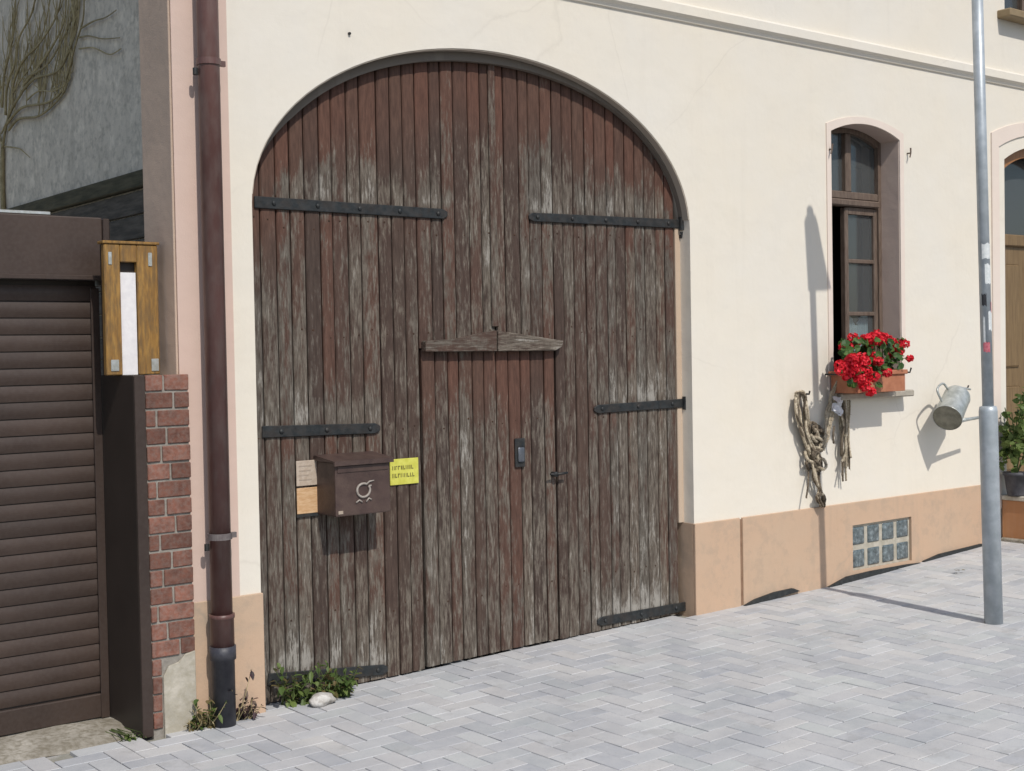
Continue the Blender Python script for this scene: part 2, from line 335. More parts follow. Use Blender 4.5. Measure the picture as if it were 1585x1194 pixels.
def glass_mat(name, tint, rough=0.06):
    t = NT(name); p = t.pos()
    t.bump(t.noise(p, 3, 2), 0.06, 0.02)
    m = t.out(tint, rough, 0, 0.5); t.b.inputs['Alpha'].default_value = 1
    gl = t.n('BsdfGlossy'); gl.inputs['Roughness'].default_value = rough; tr = t.n('BsdfTransparent'); tr.inputs[0].default_value = (*tint, 1)
    fw = t.n('LayerWeight'); fw.inputs[0].default_value = 0.5; fr_ = t.ramp(fw.outputs['Facing'], [(0.0, 0.05), (0.5, 0.08), (0.8, 0.25), (1.0, 0.9)])
    mx = t.n('MixShader'); t.l(fr_, mx.inputs[0]); t.l(tr.outputs[0], mx.inputs[1]); t.l(gl.outputs[0], mx.inputs[2])
    df = t.n('BsdfDiffuse'); df.inputs[0].default_value = (0.42, 0.44, 0.45, 1); m2 = t.n('MixShader'); m2.inputs[0].default_value = 0.09  # grey diffuse veil imitates sky reflected in the panes
    t.l(mx.outputs[0], m2.inputs[1]); t.l(df.outputs[0], m2.inputs[2]); t.l(m2.outputs[0], t.t.nodes['Material Output'].inputs[0]); return m
MT['glass'] = glass_mat('window_glass', (0.72, 0.76, 0.76))
def block_mat():
    t = NT('glass_block'); p = t.pos()
    col = t.ramp(t.noise(p, 26, 4, 0.7), [(0.3, (0.035, 0.045, 0.047)), (0.55, (0.13, 0.16, 0.17)), (0.75, (0.32, 0.37, 0.39))])
    t.bump(t.noise(p, 38, 2), 0.6, 0.01)
    return t.out(col, 0.15, 0, 0.6)
MT['glassblock'] = block_mat()
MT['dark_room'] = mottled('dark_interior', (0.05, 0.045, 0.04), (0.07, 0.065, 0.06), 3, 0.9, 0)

# ------------------------------------------------------------------ ground
def sheet(bm, xs, ys, zf):
    V = [[bm.verts.new((x, y, zf(x, y))) for y in ys] for x in xs]
    for i in range(len(xs)-1):
        for j in range(len(ys)-1): bm.faces.new((V[i][j], V[i+1][j], V[i+1][j+1], V[i][j+1]))
gx = [-200, -60, -20, -5, 0, 2.9, 4.3, 5.7, 6.4, 7, 7.8, 8.7, 9.4, 10.5, 12, 20, 40, 60, 200]
bm = B(); sheet(bm, gx, [-300, -60, -20, -8, -3.66], lambda x, y: zg(x)-0.12); tag(obj('road', bm, MT['asphalt']), kind='structure')
bm = B(); sheet(bm, gx, [-3.66, -2, -1, 0, 0.6, 2, 8, 60, 300], lambda x, y: zg(x)-0.018)
pavement = tag(obj('pavement', bm, MT['sand_joint']), kind='structure')

KY = -3.52
kerb_bm = B(); box(kerb_bm, -0.495, 0.495, -0.07, 0.07, -0.26, 0.0, 0.012, 2)
kerb_me = bpy.data.meshes.new('kerb_stone'); bmesh.ops.recalc_face_normals(kerb_bm, faces=kerb_bm.faces); kerb_bm.to_mesh(kerb_me); kerb_bm.free(); kerb_me.materials.append(MT['kerb'])
for i in range(-2, 16):
    shared('kerb_stone', kerb_me, None, pavement, (i+0.2, KY-0.07, zg(i+0.2)+0.003), (0, -math.atan(slope(i+0.2)), 0))

# pavers laid in herringbone, 200 x 100 mm
UNIT = 0.102; GAP = 0.0019
def paver_bm(bm, cx, cy, cz, lx, ly, sl=0.0, rot=0.0):
    hx, hy = lx/2-GAP, ly/2-GAP; c = 0.0022
    lv = [(hx, hy, -0.05), (hx, hy, -c), (hx-c, hy-c, 0.0)]
    rings = []
    for (a, b, z) in lv:
        rings.append([bm.verts.new((cx+sx*a, cy+sy*b, cz+z+sx*a*sl+sy*b*rot)) for sx, sy in ((-1, -1), (1, -1), (1, 1), (-1, 1))])
    for A, C in zip(rings, rings[1:]):
        for k in range(4): bm.faces.new((A[k], A[(k+1) % 4], C[(k+1) % 4], C[k]))
    bm.faces.new(rings[-1])
pm = {}
for key, (lx, ly) in {'h': (2*UNIT, UNIT), 'v': (UNIT, 2*UNIT)}.items():
    b_ = B(); paver_bm(b_, 0, 0, 0, lx, ly); me = bpy.data.meshes.new('paver'); b_.to_mesh(me); b_.free(); me.materials.append(MT['paver']); pm[key] = me
cells = []
for i in range(-14, 130):
    for j in range(-36, 3):
        k = (i-j) % 4
        if k == 0: cx_, cy_, key = (i+1)*UNIT, (j+0.5)*UNIT, 'h'
        elif k == 3: cx_, cy_, key = (i+0.5)*UNIT, (j+1)*UNIT, 'v'
        else: continue
        hy = UNIT*(0.5 if key == 'h' else 1.0)
        if cy_-hy < KY+0.0: continue
        lim = 0.14 if 2.95 < cx_ < 5.6 else 0.06
        if cx_ < 2.55: lim = -0.02
        if cy_ > lim: continue
        P = Vector((cx_, cy_, zg(cx_)))
        v = P-CAM; c = Vector((v.dot(right), -v.dot(up), -v.dot(back)))
        vis = c.z > 0 and -20 < CX+F*c.x/c.z < 1605 and CY+F*c.y/c.z < 1215
        cells.append((0 if vis else 1, v.length, cx_, cy_, key))
cells.sort()
far = B()
for n, (nv, dist, x, y, key) in enumerate(cells):
    z = zg(x)+random.uniform(-0.0015, 0.0015); s = slope(x)+random.uniform(-0.006, 0.006); rt = random.uniform(-0.008, 0.008)
    if n < 300 and nv == 0:
        shared('paver', pm[key], None, pavement, (x, y, z), (math.atan(rt), -math.atan(s), random.uniform(-0.006, 0.006)))
    else:
        lx, ly = (2*UNIT, UNIT) if key == 'h' else (UNIT, 2*UNIT)
        paver_bm(far, x, y, z, lx, ly, s, rt)
me = bpy.data.meshes.new('pavers'); far.to_mesh(me); far.free(); me.materials.append(MT['paver_far'])
o = bpy.data.objects.new('paver', me); COL.objects.link(o); o.parent = pavement; o['kind'] = 'stuff'

bm = B(); sheet(bm, [-1.2+0.1*i for i in range(36)], [0.03+0.06*i for i in range(9)], lambda x, y: 0.006+0.006*math.sin(x*13+y*31)*math.sin(x*5.1+1)+(0.012 if y > 0.2 else 0.0)-(0.02 if y < 0.04 else 0))
tag(obj('driveway_threshold', bm, MT['concrete'], smooth=True), kind='structure')

# ------------------------------------------------------------------ house
XL, XR = 2.468, 12.6; WT = 0.31; XS = XL+0.47                     # ends of the facade; side wall set back to put it in shade
AC, AW, AZ0, ABH = 4.272, 1.428, 2.345, 0.863   # gate arch: centre, half width, springing height, rise
def arch_z(x, inset=0.0):
    u = (x-AC)/(AW-inset); return AZ0+(ABH-inset)*math.sqrt(max(0, 1-u*u))
def arch_pts(w=AW, h=ABH, n=48, z0=-0.3):
    p = [(AC+w, z0)] + [(AC+w*math.cos(PI*k/n), AZ0+h*math.sin(PI*k/n)) for k in range(n+1)] + [(AC-w, z0)]
    return p
def seg_arch(x0, x1, z0, zs, rise, n=14, off=0.0):    # jambs + segmental head, from bottom right round to bottom left
    x0 -= off; x1 += off; c = (x0+x1)/2; hw = (x1-x0)/2
    R = (hw*hw+rise*rise)/(2*rise); zc = zs+off+rise-R; a = math.asin(hw/R)
    return [(x1, z0-off)] + [(c+R*math.sin(a*(1-2*k/n)), zc+R*math.cos(a*(1-2*k/n))) for k in range(n+1)] + [(x0, z0-off)]
WX0, WX1 = U(1287, 400).x, U(1393, 400).x
WZS = U(1287, 203).z; WZ0 = U(1320, 607).z; WRISE = 0.075
DX0 = U(1556, 450).x; DX1 = DX0+1.05; DZS = U(1556, 247).z; DZ0 = U(1548, 767).z
UWX0, UWZ0 = 8.98, 4.10
gb = [U(1317, 814), U(1408, 799), U(1317, 881), U(1408, 871)]
GX0, GX1 = gb[0].x, gb[1].x; GZ1 = (gb[0].z+gb[1].z)/2; GZ0 = (gb[2].z+gb[3].z)/2

house = empty('house', (XL, 0, 0), 'cream plastered old farmhouse with tan plinth and wide arched gateway', 'house')
bm = B(); box(bm, XL, XR, 0, WT, -0.3, 6.3); wall = obj('front_wall', bm, MT['cream'], house)
cut = []
def cutter(pts, y0, y1):
    b_ = B(); prism(b_, pts, y0, y1); bmesh.ops.recalc_face_normals(b_, faces=b_.faces)
    me = bpy.data.meshes.new('cut'); b_.to_mesh(me); b_.free(); o = bpy.data.objects.new('cut', me); COL.objects.link(o); cut.append(o); return o
def carve(target, cutters):
    for c in cutters:
        m = target.modifiers.new('b', 'BOOLEAN'); m.operation = 'DIFFERENCE'; m.solver = 'EXACT'; m.object = c
    bpy.context.view_layer.update(); dg = bpy.context.evaluated_depsgraph_get()
    me = bpy.data.meshes.new_from_object(target.evaluated_get(dg)); target.modifiers.clear(); target.data = me
cs = [cutter(arch_pts(), -0.2, 0.7), cutter(seg_arch(WX0, WX1, WZ0, WZS, WRISE), -0.2, 0.7), cutter(seg_arch(DX0, DX1, DZ0, DZS, 0.13), -0.2, 0.7),
      cutter([(UWX0+0.1, UWZ0), (UWX0+1.0, UWZ0), (UWX0+1.0, UWZ0+1.5), (UWX0+0.1, UWZ0+1.5)], -0.2, 0.7), cutter([(GX0-0.006, GZ0-0.006), (GX1+0.006, GZ0-0.006), (GX1+0.006, GZ1+0.006), (GX0-0.006, GZ1+0.006)], -0.2, 0.2)]
carve(wall, cs)
# other walls and roof of the house (closed, so the rooms stay dark)
bm = B(); box(bm, XS, XS+0.35, WT, 8, -0.3, 6.3); obj('side_wall', bm, MT['roughcast'], house)
bm = B(); box(bm, XR-0.4, XR, WT, 8, -0.3, 6.3); obj('side_wall', bm, MT['cream'], house)
bm = B(); box(bm, XS+0.35, XR-0.4, 7.6, 8, -0.3, 6.3); obj('back_wall', bm, MT['cream'], house)
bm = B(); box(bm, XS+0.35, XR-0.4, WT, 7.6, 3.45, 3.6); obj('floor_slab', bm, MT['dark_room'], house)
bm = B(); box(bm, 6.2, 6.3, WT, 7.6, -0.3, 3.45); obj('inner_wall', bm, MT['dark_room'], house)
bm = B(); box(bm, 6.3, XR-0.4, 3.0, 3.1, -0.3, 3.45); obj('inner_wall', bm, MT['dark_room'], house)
bm = B()
vs = [bm.verts.new(v) for v in ((XL-0.3, -0.35, 6.3), (XR+0.3, -0.35, 6.3), (XR+0.3, 8.35, 6.3), (XL-0.3, 8.35, 6.3), (XL-0.3, 4, 9.4), (XR+0.3, 4, 9.4))]
for f in ((0, 1, 5, 4), (2, 3, 4, 5), (0, 4, 3), (1, 2, 5), (0, 3, 2, 1)): bm.faces.new([vs[i] for i in f])
obj('roof', bm, MT['roof'], house)
# side finishes: brown render strip at the corner, roughcast beyond
bm = B(); box(bm, XL-0.012, XL-0.002, -0.004, WT+0.002, -0.05, 6.25, 0.003); obj('corner_render', bm, MT['quoin'], house)
# pink corner strip and plinths
PXR = U(358, 400).x
XJ = AC+AW; ZPL = U(345, 926).z; ZPR = U(1075, 811).z
bm = B(); box(bm, XL-0.001, PXR, -0.008, 0.0, ZPL, 6.2); obj('corner_strip', bm, MT['pink'], house)
bm = B(); box(bm, XL-0.002, AC-AW+0.005, -0.014, 0.004, -0.2, ZPL, 0.003); obj('plinth', bm, MT['tan'], house)
def plinth(x0, x1):
    b_ = B(); box(b_, x0, x1, -0.014, 0.004, -0.2, ZPR, 0.003); return obj('plinth', b_, MT['tan'], house)
xj = U(1146, 870).x
p1 = plinth(AC+AW-0.005, xj-0.012); p2 = plinth(xj+0.012, U(1530, 800).x)
c2 = cutter([(GX0, GZ0), (GX1, GZ0), (GX1, GZ1), (GX0, GZ1)], -0.2, 0.5); carve(p2, [c2])
bm = B(); box(bm, XJ-0.005, XJ-0.0005, 0.0045, 0.30, -0.2, ZPR); obj('plinth_return', bm, MT['tan'], house)
bm = B(); box(bm, xj-0.013, xj+0.013, -0.006, 0.0, -0.1, ZPR-0.01); obj('plinth_joint', bm, mottled('joint_brown', (0.20, 0.12, 0.075), (0.27, 0.17, 0.11), 20, 0.9, 0.3), house)
for c in cut: bpy.data.objects.remove(c)
# arch lining: greyish soffit of the arch and the sandy rebate strip down the right jamb
LY = 0.087                                # face of the gate boards
bm = B()
n = 40; inn = []; outr = []
a0, a1 = 0.02*PI, 0.985*PI
for k in range(n+1):
    a = a0+(a1-a0)*k/n; inn.append((AC+(AW-0.006)*math.cos(a), AZ0+(ABH-0.006)*math.sin(a))); outr.append((AC+(AW+0.01)*math.cos(a), AZ0+(ABH+0.01)*math.sin(a)))
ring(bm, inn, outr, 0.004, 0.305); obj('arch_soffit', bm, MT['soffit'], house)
XJ = AC+AW
bm = B(); box(bm, XJ-0.040, XJ+0.004, LY-0.004, 0.30, ZPR+0.0, AZ0+0.04, 0.004); obj('jamb_strip', bm, MT['sand'], house)
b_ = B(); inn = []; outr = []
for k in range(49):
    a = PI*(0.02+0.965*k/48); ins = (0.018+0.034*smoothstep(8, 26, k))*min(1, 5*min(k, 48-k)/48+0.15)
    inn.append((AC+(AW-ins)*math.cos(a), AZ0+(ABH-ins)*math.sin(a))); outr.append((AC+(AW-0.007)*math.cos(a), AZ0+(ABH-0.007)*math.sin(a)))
ring(b_, inn, outr, 0.05, LY-0.004); obj('arch_frame', b_, plaster_mat('arch_frame_shade', (0.19, 0.16, 0.13), (0.15, 0.13, 0.11), 0.5), house)  # dark tone, widest at top and left, stands in for the arch's shade
# string course
zc0 = U(1505, 121).z; zc1 = U(1505, 103).z
bm = B()
prof = [(0.0, zc0-0.012), (-0.012, zc0-0.008), (-0.020, zc0+0.010), (-0.040, zc0+0.026), (-0.040, zc1-0.006), (-0.034, zc1+0.004), (0.0, zc1+0.014)]
A_ = [bm.verts.new((XL, y, z)) for y, z in prof]; B_ = [bm.verts.new((XR, y, z)) for y, z in prof]
for k in range(len(prof)-1): bm.faces.new((A_[k], A_[k+1], B_[k+1], B_[k]))
bm.faces.new(A_); bm.faces.new(B_[::-1]); obj('string_course', bm, MT['cream'], house)
# black damp-proof membrane peeping out at the foot of the plinth
for pts in ([(1153, 938), (1170, 928), (1200, 917), (1228, 911), (1238, 915), (1205, 925), (1160, 940)],
            [(1283, 909), (1312, 893), (1350, 884), (1405, 874), (1430, 871), (1426, 876), (1395, 888), (1340, 899), (1288, 912)],
            [(1430, 869), (1455, 858), (1500, 847), (1520, 842), (1520, 850), (1470, 862), (1434, 873)]):
    bm = B(); q = [U(x, y, -0.03) for x, y in pts]; prism(bm, [(v.x, v.z) for v in q], -0.034, -0.015); obj('damp_proof_strip', bm, MT['membrane'], house)
# nail in the plaster above the gate, shutter hooks beside the window
bm = B(); p = U(540, 52); tube(bm, [p+Vector((0, 0.01, 0)), p+Vector((0, -0.010, -0.002))], 0.007, 8); obj('nail', bm, MT['iron'], house)
for (x, y, s) in ((1282, 232, 1), (1404, 238, -1)):
    bm = B(); p = U(x, y); tube(bm, [p+Vector((0, 0.01, 0)), p+Vector((0, -0.03, 0)), p+Vector((0.004*s, -0.032, 0.035))], 0.006, 8)
    tube(bm, [p+Vector((0, -0.03, 0)), p+Vector((-0.010, -0.03, -0.03))], 0.005, 6); obj('shutter_hook', bm, MT['winwood'], house)

# cellar window of glass blocks
cw = obj('cellar_window', (lambda b_: (box(b_, GX0-0.005, GX1+0.005, 0.006, 0.10, GZ0-0.005, GZ1+0.005), b_)[1])(B()), MT['render_patch'], house)
bw = (GX1-GX0)/4; bh = (GZ1-GZ0)/2
for i in range(4):
    for j in range(2):
        b_ = B(); x = GX0+i*bw; z = GZ0+j*bh; g = 0.017; box(b_, x+g, x+bw-g, -0.001, 0.05, z+g, z+bh-g, 0.012, 2)
        obj('glass_block', b_, MT['glassblock'], cw, smooth=True)

# ground floor window
win = obj('window', (lambda b_: (ring(b_, seg_arch(WX0, WX1, WZ0, WZS, WRISE, off=-0.0), seg_arch(WX0, WX1, WZ0, WZS, WRISE, off=0.045), -0.008, 0.0), b_)[1])(B()), MT['palepink'], house)
b_ = B(); ring(b_, seg_arch(WX0, WX1, WZ0, WZS, WRISE, off=-0.003), seg_arch(WX0, WX1, WZ0, WZS, WRISE, off=0.004), 0.003, 0.305); obj('reveal', b_, MT['reveal'], win)
FY = 0.145
b_ = B(); ring(b_, seg_arch(WX0, WX1, WZ0, WZS, WRISE, off=-0.038), seg_arch(WX0, WX1, WZ0, WZS, WRISE, off=-0.004), FY, FY+0.07); obj('frame', b_, MT['winwood'], win)
zt0 = U(1366, 324, FY).z; zt1 = U(1366, 302, FY).z
b_ = B(); box(b_, WX0+0.045, WX1-0.045, FY-0.02, FY+0.06, zt0, zt0+0.045, 0.008); box(b_, WX0+0.045, WX1-0.045, FY-0.005, FY+0.06, zt0+0.047, zt1, 0.006); obj('transom', b_, MT['winwood'], win)
xm = U(1313, 260, FY).x
b_ = B(); box(b_, xm-0.03, xm+0.03, FY-0.004, FY+0.055, zt1-0.002, WZS+WRISE-0.04, 0.006); obj('mullion', b_, MT['winwood'], win)
b_ = B(); box(b_, WX0+0.04, WX1-0.04, FY+0.03, FY+0.035, zt1-0.01, WZS+WRISE-0.04); obj('pane', b_, MT['glass'], win)
xs0, xs1 = U(1311, 450, FY).x, WX1-0.036
zsb = WZ0+0.05
b_ = B(); w_ = 0.040
box(b_, xs0, xs0+w_, FY+0.01, FY+0.055, zsb, zt0-0.004, 0.006); box(b_, xs1-w_, xs1, FY+0.01, FY+0.055, zsb, zt0-0.004, 0.006)
box(b_, xs0+w_, xs1-w_, FY+0.012, FY+0.053, zsb, zsb+0.06); box(b_, xs0+w_, xs1-w_, FY+0.012, FY+0.053, zt0-0.05, zt0-0.005); obj('casement', b_, MT['winwood'], win)
for yy in (405, 486):
    z = U(1338, yy, FY).z; b_ = B(); box(b_, xs0+w_-0.002, xs1-w_+0.002, FY+0.014, FY+0.045, z-0.014, z+0.014, 0.004); obj('glazing_bar', b_, MT['winwood'], win)
b_ = B(); box(b_, xs0+w_-0.005, xs1-w_+0.005, FY+0.030, FY+0.034, zsb+0.05, zt0-0.045); obj('pane', b_, MT['glass'], win)
# left casement swung open into the room
ang = math.radians(55); hx = WX0+0.04; hy = FY+0.05
def swing(b_):
    bmesh.ops.rotate(b_, verts=b_.verts, cent=(hx, hy, 0), matrix=Matrix.Rotation(ang, 3, 'Z')); return b_
sw = xs0-hx
b_ = B(); box(b_, hx, hx+w_, hy-0.04, hy, zsb, zt0-0.004, 0.005); box(b_, hx+sw-w_, hx+sw, hy-0.04, hy, zsb, zt0-0.004, 0.005)
if sw > 2*w_: box(b_, hx+w_, hx+sw-w_, hy-0.038, hy-0.002, zsb, zsb+0.06); box(b_, hx+w_, hx+sw-w_, hy-0.038, hy-0.002, zt0-0.06, zt0-0.006)
z = U(1300, 486, FY).z
if sw > 2*w_: box(b_, hx+w_, hx+sw-w_, hy-0.036, hy-0.004, z-0.014, z+0.014)
obj('casement', swing(b_), MT['winwood'], win)
# lace half-curtain behind the pane
b_ = B(); zt = U(1338, 488, 0.22).z
cp = []
nn = 40
for k in range(nn+1):
    x = xs0+0.05+(xs1-xs0-0.1)*k/nn; cp.append((x, 0.215+0.008*math.sin(k*1.7)))
dip = [0.07*math.exp(-((k-20)/6)**2) for k in range(nn+1)]
T_ = [b_.verts.new((x, y, zt-dip[k])) for k, (x, y) in enumerate(cp)]; L_ = [b_.verts.new((x, y, zsb)) for x, y in cp]
for k in range(nn): b_.faces.new((T_[k], T_[k+1], L_[k+1], L_[k]))
obj('curtain', b_, MT['curtain'], win, smooth=True)
b_ = B(); box(b_, WX0-0.03, WX1+0.012, -0.10, 0.14, WZ0-0.045, WZ0-0.001, 0.008); obj('sill', b_, MT['sill'], win)

# upper window, only its sill shows at the top of the view
uw = obj('window', (lambda b_: (box(b_, UWX0+0.10, UWX0+1.0, 0.14, 0.15, UWZ0, UWZ0+1.5), b_)[1])(B()), MT['glass'], house)
b_ = B(); x0, x1, z0, z1 = UWX0+0.101, UWX0+0.999, UWZ0+0.001, UWZ0+1.499
for q in ((x0, x0+0.07, z0, z1), (x1-0.07, x1, z0, z1), (x0+0.07, x1-0.07, z0, z0+0.07), (x0+0.07, x1-0.07, z1-0.07, z1), ((x0+x1)/2-0.04, (x0+x1)/2+0.04, z0+0.07, z1-0.07)): box(b_, q[0], q[1], 0.10, 0.16, q[2], q[3])
obj('frame', b_, MT['winwood'], uw)
b_ = B(); box(b_, UWX0, UWX0+1.1, -0.11, 0.10, UWZ0-0.06, UWZ0-0.001, 0.008); obj('sill', b_, MT['brownsill'], uw)

# entrance doorway at the right
o0 = DX0-U(1546, 450).x; o1 = DX0-U(1535, 450).x
ent = obj('doorway', (lambda b_: (ring(b_, seg_arch(DX0, DX1, DZ0, DZS, 0.13, off=o0), seg_arch(DX0, DX1, DZ0, DZS, 0.13, off=o1), -0.012, 0.0), b_)[1])(B()), MT['palepink'], house)
b_ = B(); ring(b_, seg_arch(DX0, DX1, DZ0, DZS, 0.13, off=-0.07), seg_arch(DX0, DX1, DZ0, DZS, 0.13, off=-0.003), 0.06, 0.13); obj('frame', b_, MT['orangewood'], ent)
zb = U(1570, 372, 0.1).z
b_ = B(); box(b_, DX0+0.06, DX1-0.06, 0.15, 0.225, zb-0.04, zb+0.05, 0.008); obj('transom', b_, MT['doorwood'], ent)
b_ = B(); box(b_, DX0+0.06, DX1-0.06, 0.19, 0.195, zb+0.04, DZS+0.12); obj('pane', b_, MT['glass'], ent)
b_ = B(); box(b_, DX0+0.07, DX1-0.07, 0.18, 0.22, DZ0, zb-0.04); dl = obj('door', b_, MT['doorwood'], ent)
for (za, zb2) in ((DZ0+0.15, DZ0+0.8), (DZ0+0.95, zb-0.18)):
    for (xa, xb) in ((DX0+0.17, (DX0+DX1)/2-0.05), ((DX0+DX1)/2+0.05, DX1-0.17)):
        b_ = B(); box(b_, xa, xb, 0.165, 0.1795, za, zb2, 0.01); dp = obj('door_panel', b_, MT['doorwood'], ent)
# landing and step in front of that doorway
XE = U(1548, 800).x
land = empty('entrance_landing', (XE, -0.4, zg(XE)), 'orange brown rendered landing with grey step before the entrance door', 'steps')
b_ = B(); box(b_, XE, XE+1.7, -0.85, -0.016, zg(XE)-0.1, DZ0-0.03, 0.004); obj('side_wall', b_, MT['terracotta_paint'], land)
b_ = B(); box(b_, XE-0.015, XE+1.72, -0.87, -0.016, DZ0-0.03, DZ0+0.005, 0.006); obj('slab', b_, MT['render_patch'], land)
b_ = B(); box(b_, XE-0.03, XE+1.75, -1.15, -0.016, zg(XE)-0.1, U(1560, 829).z, 0.01); obj('step', b_, MT['concrete'], land)

# ------------------------------------------------------------------ arched gate: two leaves and a wicket door
XA = AC-AW+0.004; XB = XJ-0.044; XM = U(766, 400, LY).x
WKX0, WKX1 = U(656, 800, LY).x, U(863, 800, LY).x
WKZ = U(760, 541, LY).z
hinges = [  # leaf, photo ends of the strap, width in m
    ('L', (393, 313), (692, 332), 0.056), ('L', (405, 669), (588, 663), 0.056), ('L', (414, 1052), (600, 1036), 0.056),
    ('R', (1052, 347), (818, 336), 0.052), ('R', (1058, 624), (919, 634), 0.052), ('R', (1064, 938), (924, 963), 0.055)]
def wear_at(x, z):
    w = 0.0
    d = arch_z(x)-z
    w -= 0.62*(1-smoothstep(0.12, 0.62+0.12*math.sin(x*9), d))
    if WKX0 < x < WKX1 and z < WKZ:
        w -= 0.55*(1-smoothstep(0.03, 0.5+0.1*math.sin(x*23), WKZ-z))
    if z > WKZ+0.02: pass
    for lf, a, b, wd_ in hinges:
        A = U(a[0], a[1], LY); C = U(b[0], b[1], LY)
        if min(A.x, C.x)-0.02 < x < max(A.x, C.x)+0.02:
            t = (x-A.x)/(C.x-A.x); zh = A.z+(C.z-A.z)*t+wd_/2; up_ = z-zh
            if 0 < up_ < 0.3: w += 0.42*(1-smoothstep(0.0, 0.20+0.08*math.sin(x*31), up_))
            if -0.30 < up_ < -wd_: w -= 0.18*(1-smoothstep(0.06, 0.28, -up_))
    if z < 0.45: w += 0.22*(1-smoothstep(0.0, 0.45, z-zg(x)))
    return w
def plank(parent, x0, x1, zb0, zb1, top, ytop=None):
    b_ = B(); g = 0.0030; c = 0.0055
    dy = random.uniform(-0.0025, 0.0025); tl = random.uniform(-0.0012, 0.0012)
    prof = [(x0+g, 0.028), (x0+g, c), (x0+g+c, 0.0), ((x0+x1)/2, -0.0012), (x1-g-c, 0.0), (x1-g, c), (x1-g, 0.028)]
    N = 34; rows = []
    for k in range(N+1):
        row = []
        for (x, y) in prof:
            zb = zb0+(zb1-zb0)*(x-x0)/(x1-x0); zt_ = top(x); z = zb+(zt_-zb)*k/N
            row.append(b_.verts.new((x, LY+y+dy+tl*math.sin(k*0.3), z)))
        rows.append(row)
    for R0, R1 in zip(rows, rows[1:]):
        for i in range(len(prof)-1): b_.faces.new((R0[i], R0[i+1], R1[i+1], R1[i]))
        b_.faces.new((R0[-1], R0[0], R1[0], R1[-1]))
    b_.faces.new(rows[0][::-1]); b_.faces.new(rows[-1])
    o = obj('plank', b_, MT['plank'], parent)
    xm_ = (x0+x1)/2
    for zn in (0.37, 1.27, WKZ+0.09, 2.27):
        if zb0+0.05 < zn < top(xm_)-0.05 and random.random() < 0.8:
            q_ = Vector((xm_+random.uniform(-0.012, 0.012), LY+dy-0.001, zn+random.uniform(-0.03, 0.03))); nb_ = B(); tube(nb_, [q_+Vector((0, 0.006, 0)), q_, q_+Vector((0, -0.0015, 0))], [0.0055, 0.0055, 0.003], 7); obj('nail_head', nb_, MT['rust'], o)
    off = wpos(o)
    at = o.data.attributes.new('wear', 'FLOAT', 'POINT')
    for i, v in enumerate(o.data.vertices): at.data[i].value = wear_at(v.co.x+off.x, v.co.z+off.z)
    return o
def splits(a, b, w=0.0785):
    n = max(1, round((b-a)/w)); e = [a]
    for i in range(1, n): e.append(a+(b-a)*i/n+random.uniform(-0.010, 0.010))
    return e+[b]
leafL = empty('gate_leaf', (XA, LY, 0), 'left leaf of the weathered arched wooden gate, carrying the brown mailbox', 'gate leaf', 'leaves of the arched gate')
leafR = empty('gate_leaf', (XB, LY, zg(XB)), 'right leaf of the weathered arched wooden gate, hung beside the window wall', 'gate leaf', 'leaves of the arched gate')
wick = empty('wicket_door', ((WKX0+WKX1)/2, LY, zg(WKX0)), 'narrow plank wicket door with small handle in the middle of the arched gate', 'door')
atop = lambda x: arch_z(x, 0.012)-0.004
def gb_z(x): return zg(x)+0.008
for leaf, (a, b) in ((leafL, (XA, WKX0-0.006)), (leafR, (WKX1+0.006, XB))):
    e = splits(a, b)
    for p, q in zip(e, e[1:]): plank(leaf, p, q, gb_z(p), gb_z(q), atop)
for leaf, (a, b) in ((leafL, (WKX0-0.006, XM-0.003)), (leafR, (XM+0.003, WKX1+0.006))):
    e = splits(a, b)
    for p, q in zip(e, e[1:]): plank(leaf, p, q, WKZ+0.012, WKZ+0.012, atop)
e = splits(WKX0+0.004, WKX1-0.004)
for p, q in zip(e, e[1:]): plank(wick, p, q, gb_z(p)+0.006, gb_z(q)+0.006, lambda x: WKZ+0.004)
# ledges behind the boards
for leaf, x0, x1 in ((leafL, XA+0.01, WKX0-0.02), (leafR, WKX1+0.02, XB-0.01)):
    for z in (0.3, 1.2, 2.2):
        b_ = B(); box(b_, x0, x1, LY+0.03, LY+0.07, z, z+0.14); obj('ledge', b_, MT['darkwood'], leaf)
    b_ = B(); xa, xb = (XA+0.01, XM-0.01) if leaf is leafL else (XM+0.01, XB-0.01)
    box(b_, xa, xb, LY+0.03, LY+0.07, WKZ+0.02, WKZ+0.16); obj('ledge', b_, MT['darkwood'], leaf)
    b_ = B(); xa, xb = (XM-0.10, XM-0.005) if leaf is leafL else (XM+0.005, XM+0.1)
    box(b_, xa, xb, LY+0.03, LY+0.07, WKZ+0.17, atop(xa)-0.1); obj('stile', b_, MT['darkwood'], leaf)
for z in (0.35, 1.3):
    b_ = B(); box(b_, WKX0+0.02, WKX1-0.02, LY+0.03, LY+0.07, z, z+0.13); obj('ledge', b_, MT['darkwood'], wick)
# cover strips either side of the wicket and at the meeting line above it
for leaf, x in ((leafL, WKX0-0.035), (leafR, WKX1+0.035)):
    pass
b_ = B(); box(b_, XM-0.034, XM+0.010, LY-0.016, LY-0.003, U(766, 512, LY).z+0.02, atop(XM)-0.012, 0.004)
o = obj('cover_or_glint_strip', b_, MT['plank'], leafL)
